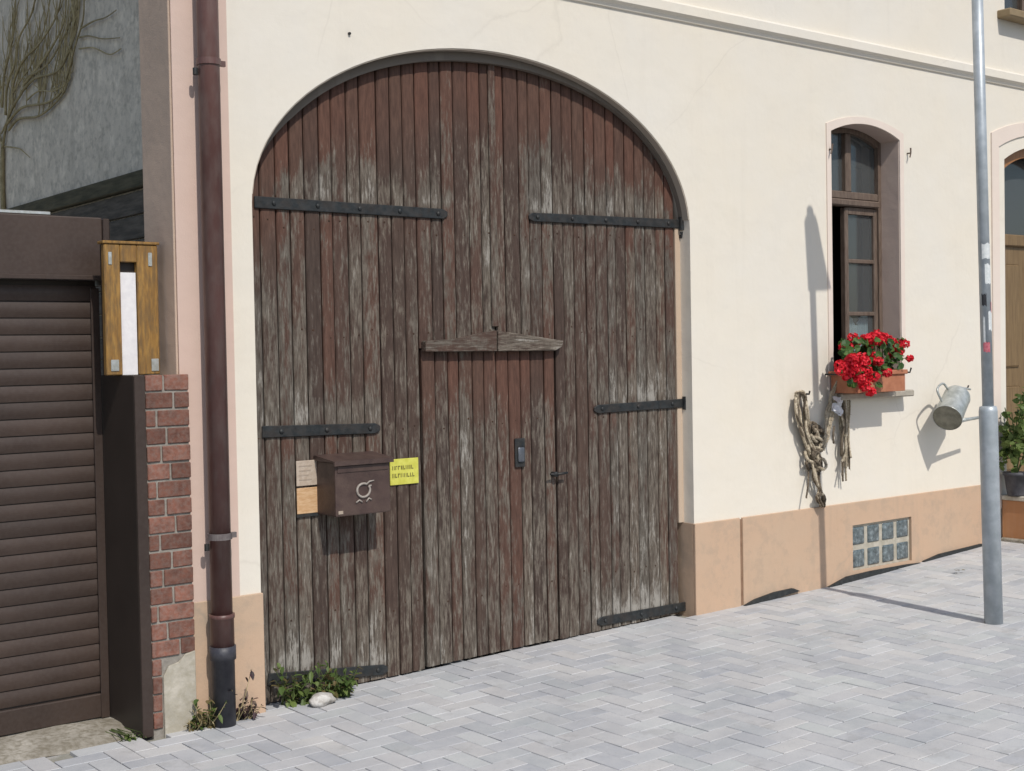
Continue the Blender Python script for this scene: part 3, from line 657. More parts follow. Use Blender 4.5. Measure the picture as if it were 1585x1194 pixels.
# gabled weatherboard above the wicket, one half on each leaf
hb = {'L': [(655, 545), (655, 528), (706, 525), (738, 517), (765, 512), (765, 544)], 'R': [(767, 544), (767, 512), (868, 528), (866, 537), (856, 543)]}
for k, leaf in (('L', leafL), ('R', leafR)):
    q = [U(x, y, LY-0.02) for x, y in hb[k]]
    b_ = B(); prism(b_, [(v.x, v.z) for v in q], LY-0.045, LY-0.003)
    bmesh.ops.bevel(b_, geom=list(b_.edges), offset=0.003, segments=1, affect='EDGES')
    o = obj('weather_board', b_, MT['board_level'], leaf); at = o.data.attributes.new('wear', 'FLOAT', 'POINT')
    for i in range(len(o.data.vertices)): at.data[i].value = 0.10
# strap hinges
for lf, a, b, wd_ in hinges:
    leaf = leafL if lf == 'L' else leafR
    A = U(a[0], a[1], LY-0.006); C = U(b[0], b[1], LY-0.006); d = (C-A); d.y = 0; Ln = d.length; d.normalize(); nrm = Vector((-d.z, 0, d.x))
    b_ = B(); y0, y1 = LY-0.013, LY-0.0035
    pts = [A+nrm*wd_/2, C-d*0.03+nrm*wd_*0.46, C+nrm*wd_*0.22, C-nrm*wd_*0.22, C-d*0.03-nrm*wd_*0.46, A-nrm*wd_/2]
    prism(b_, [(v.x, v.z) for v in pts], y0, y1); bmesh.ops.bevel(b_, geom=list(b_.edges), offset=0.003, segments=1, affect='EDGES')
    st = obj('strap_hinge', b_, MT['iron'], leaf)
    nb = max(3, int(Ln/0.2))
    for k in range(nb):
        P = A+d*(0.10+(Ln-0.16)*k/(nb-1)); b_ = B(); bmesh.ops.create_uvsphere(b_, u_segments=8, v_segments=6, radius=0.012)
        bmesh.ops.scale(b_, verts=b_.verts, vec=(1, 0.6, 1)); bmesh.ops.translate(b_, verts=b_.verts, vec=(P.x, y0-0.001, P.z)); obj('bolt', b_, MT['iron'], st, smooth=True)
    if lf == 'R':
        b_ = B(); K = Vector((A.x+0.006, LY-0.02, A.z)); tube(b_, [K-Vector((0, 0, wd_*0.75)), K+Vector((0, 0, wd_*0.75))], 0.021, 12)
        tube(b_, [K+Vector((0, 0, -0.05)), K+Vector((0.0, 0, -0.075)), K+Vector((0.0, 0.1, -0.075))], 0.013, 8); obj('pintle', b_, MT['iron'], st, smooth=False)
# wicket furniture
hp = U(805, 701, LY-0.01)
b_ = B(); box(b_, hp.x-0.034, hp.x+0.034, LY-0.012, LY-0.003, hp.z-0.078, hp.z+0.078, 0.004, 2); hpl = obj('handle_plate', b_, MT['iron'], wick)
b_ = B(); box(b_, hp.x-0.018, hp.x+0.024, LY-0.022, LY-0.012, hp.z-0.05, hp.z+0.03, 0.008, 2); obj('pull', b_, mottled('worn_steel', (0.12, 0.13, 0.15), (0.2, 0.21, 0.23), 20, 0.4, 0.1, metal=0.6), hpl, smooth=True)
lk = U(856, 734, LY-0.01)
b_ = B(); tube(b_, [Vector((lk.x, LY, lk.z)), Vector((lk.x, LY-0.045, lk.z))], 0.014, 10); tube(b_, [Vector((lk.x, LY-0.04, lk.z)), Vector((lk.x+0.075, LY-0.045, lk.z+0.004))], [0.009, 0.006], 8)
tube(b_, [Vector((lk.x, LY-0.04, lk.z)), Vector((lk.x-0.045, LY-0.04, lk.z+0.004))], [0.008, 0.005], 8); obj('lever_handle', b_, MT['iron'], wick, smooth=True)

# ------------------------------------------------------------------ mailbox and notices on the gate
MBX0 = U(489, 750, LY).x; MD = 0.150
f0 = UX(520, 800, MBX0); MF = f0.y           # front plane found from the visible side
if not (-0.2 < MF < 0.0): MF = -0.06
MBX1 = U(604, 750, MF).x; MZ0 = UX(520, 801, MBX0).z; MZ1 = U(540, 715, MF).z
mb = empty('mailbox', ((MBX0+MBX1)/2, LY, MZ0), 'brown metal mailbox with pale post horn emblem hung on the gate', 'mailbox')
b_ = B(); box(b_, MBX0, MBX1, MF, LY-0.004, MZ0, MZ1, 0.006, 2); obj('body', b_, MT['mailbox'], mb)
ztop = U(560, 706, MF).z
b_ = B()
lid = [(MF-0.018, MZ1-0.016), (MF-0.018, MZ1+0.006), (LY-0.005, MZ1+0.028), (LY-0.005, MZ1+0.001), (MF+0.003, MZ1+0.001), (MF-0.012, MZ1-0.016)]
a = [b_.verts.new((MBX0-0.012, y, z)) for y, z in lid]; c = [b_.verts.new((MBX1+0.012, y, z)) for y, z in lid]
for k in range(len(lid)): b_.faces.new((a[k], a[(k+1) % len(lid)], c[(k+1) % len(lid)], c[k]))
b_.faces.new(a); b_.faces.new(c[::-1]); obj('lid', b_, MT['mailbox'], mb)
b_ = B(); box(b_, MBX0+0.012, MBX1-0.012, MF-0.004, MF-0.0005, MZ1-0.050, MZ1-0.020, 0.001); obj('slot_flap', b_, MT['mailbox'], mb)
ec = U(562, 759, MF); b_ = B(); r0 = 0.036; yy = MF-0.004
pts = [Vector((ec.x+r0*math.cos(t), yy, ec.z+r0*0.9*math.sin(t))) for t in [math.radians(60+k*12) for k in range(0, 29)]]
tube(b_, pts, 0.006, 6)
tube(b_, [pts[0], ec+Vector((0.034, -0.004, 0.040)), ec+Vector((0.060, -0.004, 0.043))], [0.0048, 0.004, 0.003], 6)
tube(b_, [pts[-1], ec+Vector((0.045, -0.004, 0.02))], [0.0048, 0.004], 6)
tube(b_, [ec+Vector((-0.042, -0.004, -0.056)), ec+Vector((-0.024, -0.004, -0.045)), ec+Vector((-0.008, -0.004, -0.056))], 0.004, 6)
tube(b_, [ec+Vector((0.014, -0.004, -0.056)), ec+Vector((0.03, -0.004, -0.040)), ec+Vector((0.044, -0.004, -0.048))], 0.004, 6)
obj('emblem', b_, MT['emblem'], mb, smooth=True)
b_ = B(); sc_ = U(527, 794, MF); box(b_, sc_.x-0.012, sc_.x+0.014, MF-0.003, MF+0.0, sc_.z-0.008, sc_.z+0.008, 0.001); obj('scratch_patch', b_, MT['paperink'], mb)

def plate(name, px0, py0, px1, py1, mat, label, cat, y0=LY-0.010, y1=LY-0.0035):
    A = U(px0, (py0+py1)/2, y0); C = U(px1, (py0+py1)/2, y0); T = U((px0+px1)/2, py0, y0).z; Bt = U((px0+px1)/2, py1, y0).z
    r_ = empty(name, (A.x, LY, Bt), label, cat)
    b2 = B(); box(b2, A.x, C.x, y0, y1, Bt, T, 0.0015); obj('panel', b2, mat, r_)
    return r_, A.x, C.x, Bt, T
r_, x0, x1, z0, z1 = plate('paper_notice', 459, 713, 491, 752, MT['paper'], 'faded beige paper notice on the gate beside the mailbox', 'notice')
for k in range(4):
    b_ = B(); z = z1-0.025-k*0.022; box(b_, x0+0.012, x0+0.012+random.uniform(0.05, 0.075), LY-0.0112, LY-0.0100, z-0.003, z+0.003); obj('print_line', b_, MT['paperink'], r_)
r_, x0, x1, z0, z1 = plate('wooden_plaque', 460, 755, 493, 795, MT['plywood'], 'pale orange wooden plaque below the beige paper notice', 'plaque')
b_ = B(); box(b_, x0-0.004, x1, LY-0.012, LY-0.003, z0-0.016, z0-0.001, 0.001); obj('ledge', b_, MT['iron'], r_)
r_, x0, x1, z0, z1 = plate('warning_sign', 604, 710, 648, 750, MT['yellow'], 'small yellow sign with two lines of dark print on the gate', 'sign')
for (f_, h_) in ((0.66, 0.020), (0.36, 0.020)):
    b_ = B(); z = z0+(z1-z0)*f_; x = x0+0.012
    while x < x1-0.03:
        w2 = random.uniform(0.008, 0.015)
        kind = random.randint(0, 2)
        if kind == 0: box(b_, x, x+0.004, LY-0.0112, LY-0.010, z-h_/2, z+h_/2); box(b_, x+0.005, x+w2, LY-0.0112, LY-0.010, z+h_/2-0.005, z+h_/2)
        elif kind == 1: box(b_, x, x+0.004, LY-0.0112, LY-0.010, z-h_/2, z+h_/2); box(b_, x+w2-0.003, x+w2, LY-0.0112, LY-0.010, z-h_/2, z+h_/2)
        else: box(b_, x, x+w2, LY-0.0112, LY-0.010, z-h_/2, z-h_/2+0.005); box(b_, x, x+0.004, LY-0.0112, LY-0.010, z-h_/2+0.006, z+h_/2)
        x += w2+0.005
    obj('print_line', b_, MT['ink'], r_)

# ------------------------------------------------------------------ downpipe
dpx = U(336, 640, -0.085).x; PR = 0.0475
dp = empty('downpipe', (dpx, -0.085, 0), 'brown metal rainwater downpipe with dark cast iron foot at the house corner', 'downpipe')
PY = -0.085
zj = U(345, 957, PY).z; zj2 = U(345, 1010, PY).z
b_ = B(); tube(b_, [(dpx, PY, zj), (dpx, PY, 6.2)], PR, 28); obj('pipe', b_, MT['pipe'], dp, smooth=True)
b_ = B(); tube(b_, [(dpx, PY, zj2), (dpx, PY, zj+0.0), (dpx, PY, zj+0.002), (dpx, PY, zj+0.02)], [PR+0.005, PR+0.005, PR+0.009, PR+0.009], 28); obj('socket', b_, MT['pipe'], dp, smooth=True)
b_ = B(); tube(b_, [(dpx, PY, -0.03), (dpx, PY, zj2-0.03), (dpx, PY, zj2-0.03), (dpx, PY, zj2+0.03)], [PR+0.004, PR+0.004, PR+0.011, PR+0.011], 28); obj('iron_foot', b_, MT['castiron'], dp, smooth=True)
for yp, py_ in ((98, 0), (831, 0)):
    z = U(333, yp, PY).z; b_ = B(); tube(b_, [(dpx, PY, z-0.014), (dpx, PY, z+0.014)], PR+0.006, 28)
    box(b_, dpx-0.012, dpx+0.012, PY+PR, 0.0, z-0.01, z+0.01); box(b_, dpx+PR, dpx+PR+0.03, PY-0.008, PY+0.008, z-0.012, z+0.012); cl = obj('clamp', b_, MT['castgrey'] if yp > 500 else MT['pipe'], dp)
    b_ = B(); tube(b_, [(dpx-PR-0.012, PY+0.01, z-0.06), (dpx-PR-0.012, PY+0.01, z-0.03)], 0.012, 8); obj('clamp_screw', b_, MT['iron'], dp)

# ------------------------------------------------------------------ brick pillar, shutter post, roller gate
PYF, PXE = -0.036, 2.497
PZ = U(250, 580, PYF).z
XLm = XL-0.014
pil = empty('brick_pillar', ((2.30+XLm)/2, 0.1, 0), 'red brick gate pillar with patched grey render at its foot', 'pillar')
b_ = B(); box(b_, 2.298, XLm, -0.0158, 0.34, -0.05, PZ-0.006); box(b_, 2.2985, PXE-0.003, PYF+0.008, -0.0162, -0.05, PZ-0.006); obj('mortar_core', b_, MT['mortar'], pil)
CH = 0.0775; k = 0; z = PZ-0.002; w = PXE-2.298
while z-CH > 0.0:
    zt_, zb_ = z, z-CH+random.uniform(0.008, 0.011)
    j = [0.38, 0.62, 0.22, 0.50, 0.30, 0.56, 0.18][k % 7]+random.uniform(-0.04, 0.04)
    for si, (a, c) in enumerate([(2.2985, 2.298+w*j-0.005), (2.298+w*j+0.005, PXE)]):
        if zb_ < 0.30 and si == 1: continue
        if zb_ < 0.30: c = 2.340
        b_ = B(); box(b_, a, c, PYF+random.uniform(-0.002, 0.003), -0.0165, zb_, zt_, 0.003, 1, 0.0010); obj('brick', b_, MT['brick'], pil)
    z -= CH; k += 1
b_ = B(); pts = [(2.346, -0.02), (PXE-0.001, -0.02), (PXE-0.001, 0.345), (PXE-0.05, 0.335), (2.42, 0.30), (2.37, 0.295), (2.345, 0.25)]
prism(b_, pts, PYF-0.005, PYF+0.0078); bmesh.ops.bevel(b_, geom=list(b_.edges), offset=0.003, segments=1, affect='EDGES'); obj('render_patch', b_, MT['render_patch'], pil)
post = empty('shutter_post', (2.27, 0.2, 0), 'dark brown metal guide post between the roller shutter and the brick pillar', 'post')
b_ = B(); box(b_, 2.245, 2.295, -0.030, 0.36, 0.0, PZ, 0.004, 2); obj('guide_casing', b_, MT['shutter_dark'], post)
b_ = B(); box(b_, 2.246, 2.294, -0.040, -0.031, 0.0, PZ-0.002, 0.002); obj('front_flange', b_, MT['shutter'], post)

GY = 0.35
gate = empty('roller_shutter', (0.9, GY, 0), 'brown slatted roller shutter of the driveway with its shutter box', 'roller shutter')
zb1 = U(90, 334, 0.27).z; zb0 = U(90, 430, 0.27).z
b_ = B(); box(b_, -0.5, 2.243, 0.27, 0.50, zb0, zb1, 0.006, 2); obj('shutter_box', b_, MT['shutter'], gate)
b_ = B(); box(b_, 2.2445, 2.275, 0.262, 0.50, zb0-0.03, zb1-0.004, 0.004); obj('end_cap', b_, MT['shutter'], gate)
b_ = B(); box(b_, -0.5, 2.243, 0.262, 0.269, zb0-0.008, zb0+0.012, 0.002); obj('box_lip', b_, MT['shutter'], gate)
b_ = B(); box(b_, -0.5, U(78, 330, 0.28).x, 0.275, 0.5, zb1+0.001, zb1+0.016, 0.003); obj('cover_or_glint_strip', b_, MT['steel'], gate)  # pale strip added in place of the sunlit glint on the box edge
SP = 0.0735; zz = zb0-0.03; prof = []
b_ = B()
for k in range(9):
    t = k/8; prof.append((-0.0055*math.sin(PI*t)-0.001, -SP*0.93*t))
x0, x1 = -0.5, 2.2365
a = [b_.verts.new((x0, y, z)) for y, z in prof]+[b_.verts.new((x0, 0.012, -SP*0.93)), b_.verts.new((x0, 0.012, 0))]
c = [b_.verts.new((x1, v.co.y, v.co.z)) for v in a]
for k in range(len(a)): b_.faces.new((a[k], a[(k+1) % len(a)], c[(k+1) % len(a)], c[k]))
b_.faces.new(a[::-1]); b_.faces.new(c); bmesh.ops.recalc_face_normals(b_, faces=b_.faces)
slat_me = bpy.data.meshes.new('slat'); b_.to_mesh(slat_me); b_.free(); slat_me.materials.append(MT['shutter'])
nslat = 0
while zz-SP > 0.10:
    shared('slat', slat_me, None, gate, (0, GY, zz)); zz -= SP; nslat += 1
b_ = B(); box(b_, x0, x1, GY+0.006, GY+0.02, 0.03, zb0-0.005); obj('backing', b_, MT['shutter_dark'], gate)
b_ = B(); box(b_, x0, x1, GY-0.014, GY+0.005, 0.022, zz-0.004, 0.004); obj('bottom_rail', b_, MT['shutter'], gate)
b_ = B(); box(b_, 2.205, 2.2435, GY-0.022, GY-0.014, 0.02, zb0-0.04, 0.002); obj('guide_rail', b_, MT['shutter'], gate)
# wall beyond the left end of the shutter
gw = empty('garden_wall', (-2, 0.4, 0), 'plain grey rendered garden wall left of the roller shutter', 'wall')
b_ = B(); box(b_, -6, -0.52, 0.25, 0.5, -0.1, 2.0, 0.01); obj('wall', b_, MT['roughcast'], gw); b_ = B(); box(b_, -6.02, -0.5, 0.22, 0.53, 2.001, 2.06, 0.01); obj('coping', b_, MT['concrete'], gw)

# wooden rain-gauge / thermometer board on the pillar
NY = 0.09
nx0, nx1 = U(163, 480, NY).x, U(246, 480, NY).x; nz0 = PZ; nz1 = U(200, 378, NY).z
nb = empty('display_case', ((nx0+nx1)/2, NY, nz0), 'varnished wooden case with white scale strip standing on the brick pillar', 'display case')
sx0, sx1 = U(188, 480, NY).x, U(214, 480, NY).x; sz1 = U(200, 406, NY).z
b_ = B(); box(b_, nx0, sx0, NY, NY+0.035, nz0, nz1-0.002, 0.004); obj('side_board', b_, MT['varnish'], nb)
b_ = B(); box(b_, sx1, nx1, NY, NY+0.035, nz0, nz1-0.002, 0.004); obj('side_board', b_, MT['varnish'], nb)
b_ = B(); box(b_, sx0+0.0005, sx1-0.0005, NY+0.001, NY+0.034, sz1, nz1-0.002, 0.003); obj('top_board', b_, MT['varnish'], nb)
b_ = B(); box(b_, nx0-0.006, nx1+0.008, NY-0.006, NY+0.06, nz1-0.001, nz1+0.012, 0.003); obj('cap', b_, MT['varnish'], nb)
b_ = B(); box(b_, nx0+0.004, nx1-0.004, NY+0.036, NY+0.055, nz0, nz1-0.003); obj('back_board', b_, MT['shutter_dark'], nb)
zw1 = U(200, 422, NY).z
b_ = B(); box(b_, sx0+0.003, sx1-0.003, NY+0.012, NY+0.035, nz0, zw1, 0.001); ws = obj('scale_strip', b_, MT['white'], nb)
for k in range(0):
    b_ = B(); z = nz0+0.05+k*(zw1-nz0-0.08)/6; box(b_, sx0+0.012, sx0+0.012+(0.03 if k % 2 else 0.02), NY+0.0112, NY+0.012, z-0.0015, z+0.0015); obj('scale_mark', b_, MT['grey_ink'], ws)
for (px, py, w2, h2) in ((170, 400, 0.016, 0.055), (232, 402, 0.018, 0.06), (178, 566, 0.036, 0.05), (240, 565, 0.034, 0.055)):
    P = U(px, py, NY); b_ = B(); box(b_, max(nx0+0.002, P.x-w2/2), min(nx1-0.002, P.x+w2/2), NY-0.004, NY-0.0005, max(nz0+0.003, P.z-h2/2), P.z+h2/2, 0.002); obj('metal_bracket', b_, MT['steel'], nb)

# timber lean-to behind the shutter, against the side wall
lt = empty('lean_to', (XS, 1.5, 0), 'dark mossy timber beam and boards of a lean-to along the grey side wall', 'lean-to')
XSd = XS-0.001
zA = UX(225, 265, XSd).z; zB = UX(225, 291, XSd).z; zC = UX(225, 337, XSd).z
b_ = B(); box(b_, XSd-0.05, XSd, WT+0.002, 5.0, zB, zA, 0.006); obj('beam', b_, MT['olivewood'], lt)
zz = zB-0.012; k = 0
while zz > 0.3:
    h = 0.125; b_ = B(); box(b_, XSd-0.022, XSd, WT+0.003, 5.0, zz-h, zz, 0.004); obj('board', b_, MT['darkwood'], lt); zz -= h+0.008; k += 1

# bare creeper on the grey wall
vine = empty('climbing_vine', (XS, 2.6, UX(10, 240, XS).z), 'bare creeper with many thin stems spreading over the grey side wall', 'vine')
def vp(px, py, off=0.016): 
    p = UX(px, py, XS-0.002); p.x -= off; return p
V = [[(0, 780), (20, 650), (60, 560), (110, 470), (130, 400), (240, 330), (330, 180), (380, 60), (400, -60)],
     [(20, 650), (110, 560), (250, 530), (330, 460), (370, 340), (400, 220), (440, 80), (450, -60)],
     [(40, 680), (90, 620), (200, 605), (280, 540), (340, 470), (360, 400)],
     [(110, 470), (180, 400), (300, 360), (370, 250), (410, 120)],
     [(110, 440), (190, 340), (260, 250), (330, 100), (350, -60)],
     [(60, 560), (60, 430), (120, 300), (200, 220), (290, 80), (330, -60)],
     [(20, 600), (30, 450), (70, 300), (90, 180), (160, 60), (190, -60)],
     [(0, 560), (10, 380), (40, 250), (60, 100), (80, -60)],
     [(130, 520), (200, 470), (280, 470), (330, 440)],
     [(410, 180), (470, 170), (540, 185), (640, 180)], [(430, 130), (500, 90), (560, 70), (620, 30)],
     [(20, 770), (90, 780), (120, 800), (150, 830)], [(420, 240), (500, 235), (580, 270), (650, 240)],
     [(0, 700), (30, 620), (40, 520), (90, 420), (160, 330), (210, 180), (250, 40), (260, -60)],
     [(360, 330), (380, 200), (390, 80), (370, -60)],
     [(0, 780), (-30, 640), (-70, 480), (-90, 300), (-140, 100), (-150, -60)], [(0, 760), (-60, 650), (-130, 560), (-180, 380), (-230, 180), (-240, -40)],
     [(-20, 600), (-20, 440), (-50, 260), (-40, 80), (-70, -60)], [(-70, 480), (-130, 400), (-170, 240), (-200, 60)], [(-10, 740), (-90, 690), (-190, 650), (-260, 520), (-300, 360)]]
def smooth_path(pts, n=5):
    out = []
    for i in range(len(pts)-1):
        p0 = pts[max(0, i-1)]; p1 = pts[i]; p2 = pts[i+1]; p3 = pts[min(len(pts)-1, i+2)]
        for k in range(n):
            t = k/n; out.append(0.5*((2*p1)+(p2-p0)*t+(2*p0-5*p1+4*p2-p3)*t*t+(3*p1-p0-3*p2+p3)*t**3))
    return out+[pts[-1]]
twigs = B()
for i, c in enumerate(V):
    pts = smooth_path([vp(8+u*0.285, 8+v*0.285, 0.014+0.012*random.random()) for u, v in c])
    r0 = 0.010 if i < 8 else 0.006
    b_ = B(); tube(b_, pts, [r0*(1-0.6*k/len(pts)) for k in range(len(pts))], 7); obj('stem', b_, MT['vine'], vine, smooth=True)
    if i < 9 or i > 12:
        for k in range(14):
            s = random.choice(pts[3:]); d = Vector((0, -0.55*random.uniform(-0.5, 1.0)*1.0, random.uniform(0.2, 1))).normalized(); L = random.uniform(0.12, 0.45); q = [s]
            for m in range(5): d = (d+Vector((0, random.uniform(-0.4, 0.4), random.uniform(-0.2, 0.45)))).normalized(); nx = q[-1]+d*L/5; nx.x = XS-0.01-random.uniform(0, 0.012); q.append(nx)
            tube(twigs, q, [0.0042, 0.004, 0.0035, 0.003, 0.0022, 0.0012], 5)
q0 = vp(8, 8+780*0.285); tq = [q0+Vector((0, 0, 0.03)), q0+Vector((0, 0.03, -0.3)), q0+Vector((0, 0.0, -0.9)), q0+Vector((0, 0.05, -1.6))]; tq.append(Vector((q0.x-0.02, q0.y+0.04, -0.02)))
b_ = B(); tube(b_, smooth_path(tq, 5), [0.014+0.0007*k for k in range(21)], 8); obj('trunk', b_, MT['vine'], vine, smooth=True)
tag(obj('twigs', twigs, MT['vine'], vine), kind='stuff')

# ------------------------------------------------------------------ street pole
pb = Vector((6.70, -1.345, 0)); pb.z = zg(pb.x)
ptop = U(1513, 9, -1.345); ax = (ptop-pb).normalized(); 
zsh = U(1536, 628, -1.345).z
sgh = 1.345*1.15
pole = empty('street_pole', pb, 'leaning galvanised street pole with thicker lower sleeve and torn stickers', 'pole')
def along(z): return pb+ax*((z-pb.z)/ax.z)
ztopp = U(1250, 330).z+sgh
b_ = B(); tube(b_, [along(pb.z-0.1), along(zsh-0.03), along(zsh-0.005), along(zsh)], [0.0505, 0.0505, 0.046, 0.034], 28); obj('sleeve', b_, MT['galv'], pole, smooth=True)
b_ = B(); tube(b_, [along(zsh-0.01), along(ztopp)], 0.0305, 24); obj('shaft', b_, MT['galv'], pole, smooth=True)
b_ = B(); tube(b_, [along(ztopp), along(ztopp+0.012), along(ztopp+0.02)], [0.033, 0.033, 0.015], 24); obj('cap', b_, MT['iron'], pole, smooth=True)
def sticker(za, zb, a0, a1, mat, rr=0.0312):
    b2 = B(); n = 10; rows = []
    for z in (za, zb):
        c0 = along(z); rows.append([b2.verts.new(c0+Vector((rr*math.cos(math.radians(a0+(a1-a0)*k/n)), rr*math.sin(math.radians(a0+(a1-a0)*k/n)), random.uniform(-0.006, 0.006)))) for k in range(n+1)])
    for k in range(n): b2.faces.new((rows[0][k], rows[0][k+1], rows[1][k+1], rows[1][k]))
    obj('sticker', b2, mat, pole, smooth=True)
pz = lambda y: U(1525, y, -1.345).z
sticker(pz(402), pz(378), 190, 330, MT['stickwhite']); sticker(pz(440), pz(410), 215, 340, MT['stickwhite']); sticker(pz(474), pz(456), 175, 225, MT['stickblack'])
sticker(pz(512), pz(482), 240, 345, MT['stickwhite'], 0.0314); sticker(pz(545), pz(530), 180, 250, MT['stickred']); sticker(pz(484), pz(468), 275, 330, MT['stickred'], 0.0316); sticker(pz(530), pz(490), 185, 205, MT['stickwhite'])
# small sign plate near its top (above the view); its shadow falls on the wall
q = [U(*p) for p in ((1261, 324), (1265, 338), (1284, 440), (1250, 441), (1244, 334), (1247, 325), (1254, 321))]
b_ = B(); prism(b_, [(v.x-0.172*1.345, v.z+sgh) for v in q], -1.345-0.036, -1.345-0.032); obj('sign_plate', b_, MT['signback'], pole)

# ------------------------------------------------------------------ geraniums in their box
by0, by1 = -0.215, -0.022
bx0, bx1 = U(1324, 590, by0).x, U(1401, 590, by0).x
bz0 = WZ0+0.002; bz1 = U(1400, 572, by0).z
fb = empty('flower_box', ((bx0+bx1)/2, -0.1, bz0), 'terracotta flower box with rim on the window sill', 'flower box')
b_ = B(); t_ = 0.012
box(b_, bx0, bx1, by0, by0+t_, bz0, bz1-0.03, 0.002); box(b_, bx0, bx1, by1-t_, by1, bz0, bz1-0.03, 0.002); box(b_, bx0, bx0+t_, by0+t_, by1-t_, bz0, bz1-0.03); box(b_, bx1-t_, bx1, by0+t_, by1-t_, bz0, bz1-0.03); box(b_, bx0+t_, bx1-t_, by0+t_, by1-t_, bz0, bz0+0.012)
obj('trough', b_, MT['terracotta'], fb)
b_ = B(); e_ = 0.014
for q in ((bx0-e_, bx1+e_, by0-e_, by0+0.006), (bx0-e_, bx1+e_, by1-0.006, by1+e_), (bx0-e_, bx0+0.006, by0+0.0065, by1-0.0065), (bx1-0.006, bx1+e_, by0+0.0065, by1-0.0065)): box(b_, q[0], q[1], q[2], q[3], bz1-0.030, bz1, 0.004)
obj('rim', b_, MT['terracotta'], fb)
b_ = B(); box(b_, bx0+t_, bx1-t_, by0+t_, by1-t_, bz0+0.013, bz1-0.02); obj('soil', b_, MT['soil'], fb)
for x in (bx0-0.03, bx1+0.026):
    b_ = B(); tube(b_, [(x, 0.0, bz1-0.02), (x, by0-0.02, bz1-0.02), (x, by0-0.03, bz1+0.01)], 0.006, 6); obj('iron_holder', b_, MT['iron'], fb)
ger = empty('geranium_plant', ((bx0+bx1)/2, -0.1, bz1-0.02), 'bushy geranium with bright red flower heads in the terracotta window box', 'plant')
def leafquad(b_, c, size, nrm, fold=0.25, n=6):
    t1 = nrm.cross(Vector((random.uniform(-1, 1), random.uniform(-1, 1), random.uniform(-1, 1))))
    if t1.length < 1e-3: t1 = Vector((1, 0, 0))
    t1.normalize(); t2 = nrm.cross(t1)
    cv = b_.verts.new(c-nrm*size*fold)
    rim = [b_.verts.new(c+(t1*math.cos(2*PI*k/n)+t2*math.sin(2*PI*k/n))*size*random.uniform(0.8, 1.15)+nrm*size*random.uniform(-0.1, 0.15)) for k in range(n)]
    for k in range(n): b_.faces.new((cv, rim[k], rim[(k+1) % n]))
def rdir():
    while True:
        v = Vector((random.uniform(-1, 1), random.uniform(-1, 1), random.uniform(-1, 1)))
        if 0.1 < v.length < 1: return v.normalized()
heads = [(300,320),(250,430),(340,370),(490,310),(570,290),(650,310),(700,340),(760,380),(890,390),(955,560),(830,480),(740,510),(480,390),(510,520),(590,600),(400,550),(200,630),(300,640),(270,720),(380,690),(400,800),(545,770),(690,720),(500,940),(610,350),(530,360),(440,600),(830,430),(340,600),(360,760),(200,430),(160,640),(440,330),(170,700),(230,770),(310,790),(240,600),(330,700),(290,560),(450,700),(470,810),(440,880)]
stems = B()
for (u, v) in heads:
    px, py = 1280+u*0.134, 480+v*0.134
    low_ = smoothstep(500, 900, v)
    y = (random.uniform(-0.17, -0.10) if v < 540 else random.uniform(-0.29, -0.24)) if u < 880 else -0.12
    P = U(px, py, y); R_ = random.uniform(0.033, 0.043) if u < 940 else 0.027
    b_ = B()
    for k in range(64):
        d = rdir(); c = P+Vector((d.x*R_, d.y*R_, d.z*R_*0.85))*random.uniform(0.75, 1.05); leafquad(b_, c, random.uniform(0.008, 0.013), (d+0.5*rdir()).normalized(), 0.3, 5)
    obj('flower_head', b_, MT['petal'], ger)
    base = Vector((min(max(P.x, bx0+0.05), bx1-0.05), -0.11, bz1-0.02)); mid = (P+base)/2+Vector((0, 0, 0.04)); tube(stems, smooth_path([base, mid, P], 4), 0.003, 5, False)
obj('stems', stems, MT['green'], ger)
b_ = B()
for k in range(330):
    u, v = random.uniform(170, 880), random.uniform(330, 880)
    if v > 700 and u > 620: continue
    y = random.uniform(-0.22, -0.05)-0.07*smoothstep(500, 700, v); P = U(1280+u*0.134, 480+v*0.134, y); d = (Vector((0, -1, 0.6))+rdir()*0.9).normalized(); leafquad(b_, P, random.uniform(0.016, 0.03), d, 0.2, 7)
tag(obj('foliage', b_, MT['gleaf'], ger), kind='stuff')

# ------------------------------------------------------------------ hanks of rope on the wall
def RP(px, py, y=-0.03): return U(px, py, y)
def rope_strand(parent, path, r=0.008, mat='rope', wob=0.006):
    pts = [RP(x, y, -0.022-random.uniform(0, 0.05)) for x, y in path]
    pts = [p+Vector((random.uniform(-wob, wob), 0, random.uniform(-wob, wob))) for p in pts]
    pts = smooth_path(pts, 6); fine_ = [pts[0]]
    for q in pts[1:]:
        d_ = q-fine_[-1]; m_ = max(1, int(d_.length/0.007)); st0 = fine_[-1].copy()
        for k_ in range(1, m_+1): fine_.append(st0+d_*(k_/m_))
    b2 = B()
    for y_ in range(3):
        yarn = []
        for i_, q in enumerate(fine_):
            t_ = (fine_[min(i_+1, len(fine_)-1)]-fine_[max(i_-1, 0)]).normalized(); a_ = t_.cross(Vector((0, 1, 0)))
            if a_.length < 0.1: a_ = t_.cross(Vector((1, 0, 0)))
            a_.normalize(); c_ = t_.cross(a_); ph = i_*0.95+y_*2*PI/3
            yarn.append(q+(a_*math.cos(ph)+c_*math.sin(ph))*r*0.52)
        tube(b2, yarn, r*0.58, 5)
    for k_ in range(6):
        q = random.choice(fine_); d_ = rdir()*0.02; tube(b2, [q, q+d_*0.6+Vector((0, 0, -0.003)), q+d_+Vector((0, 0, -0.012))], [0.0012, 0.001, 0.0006], 4, False)
    return obj('strand', b2, MT[mat], parent, smooth=True)
rh = RP(1238, 606)
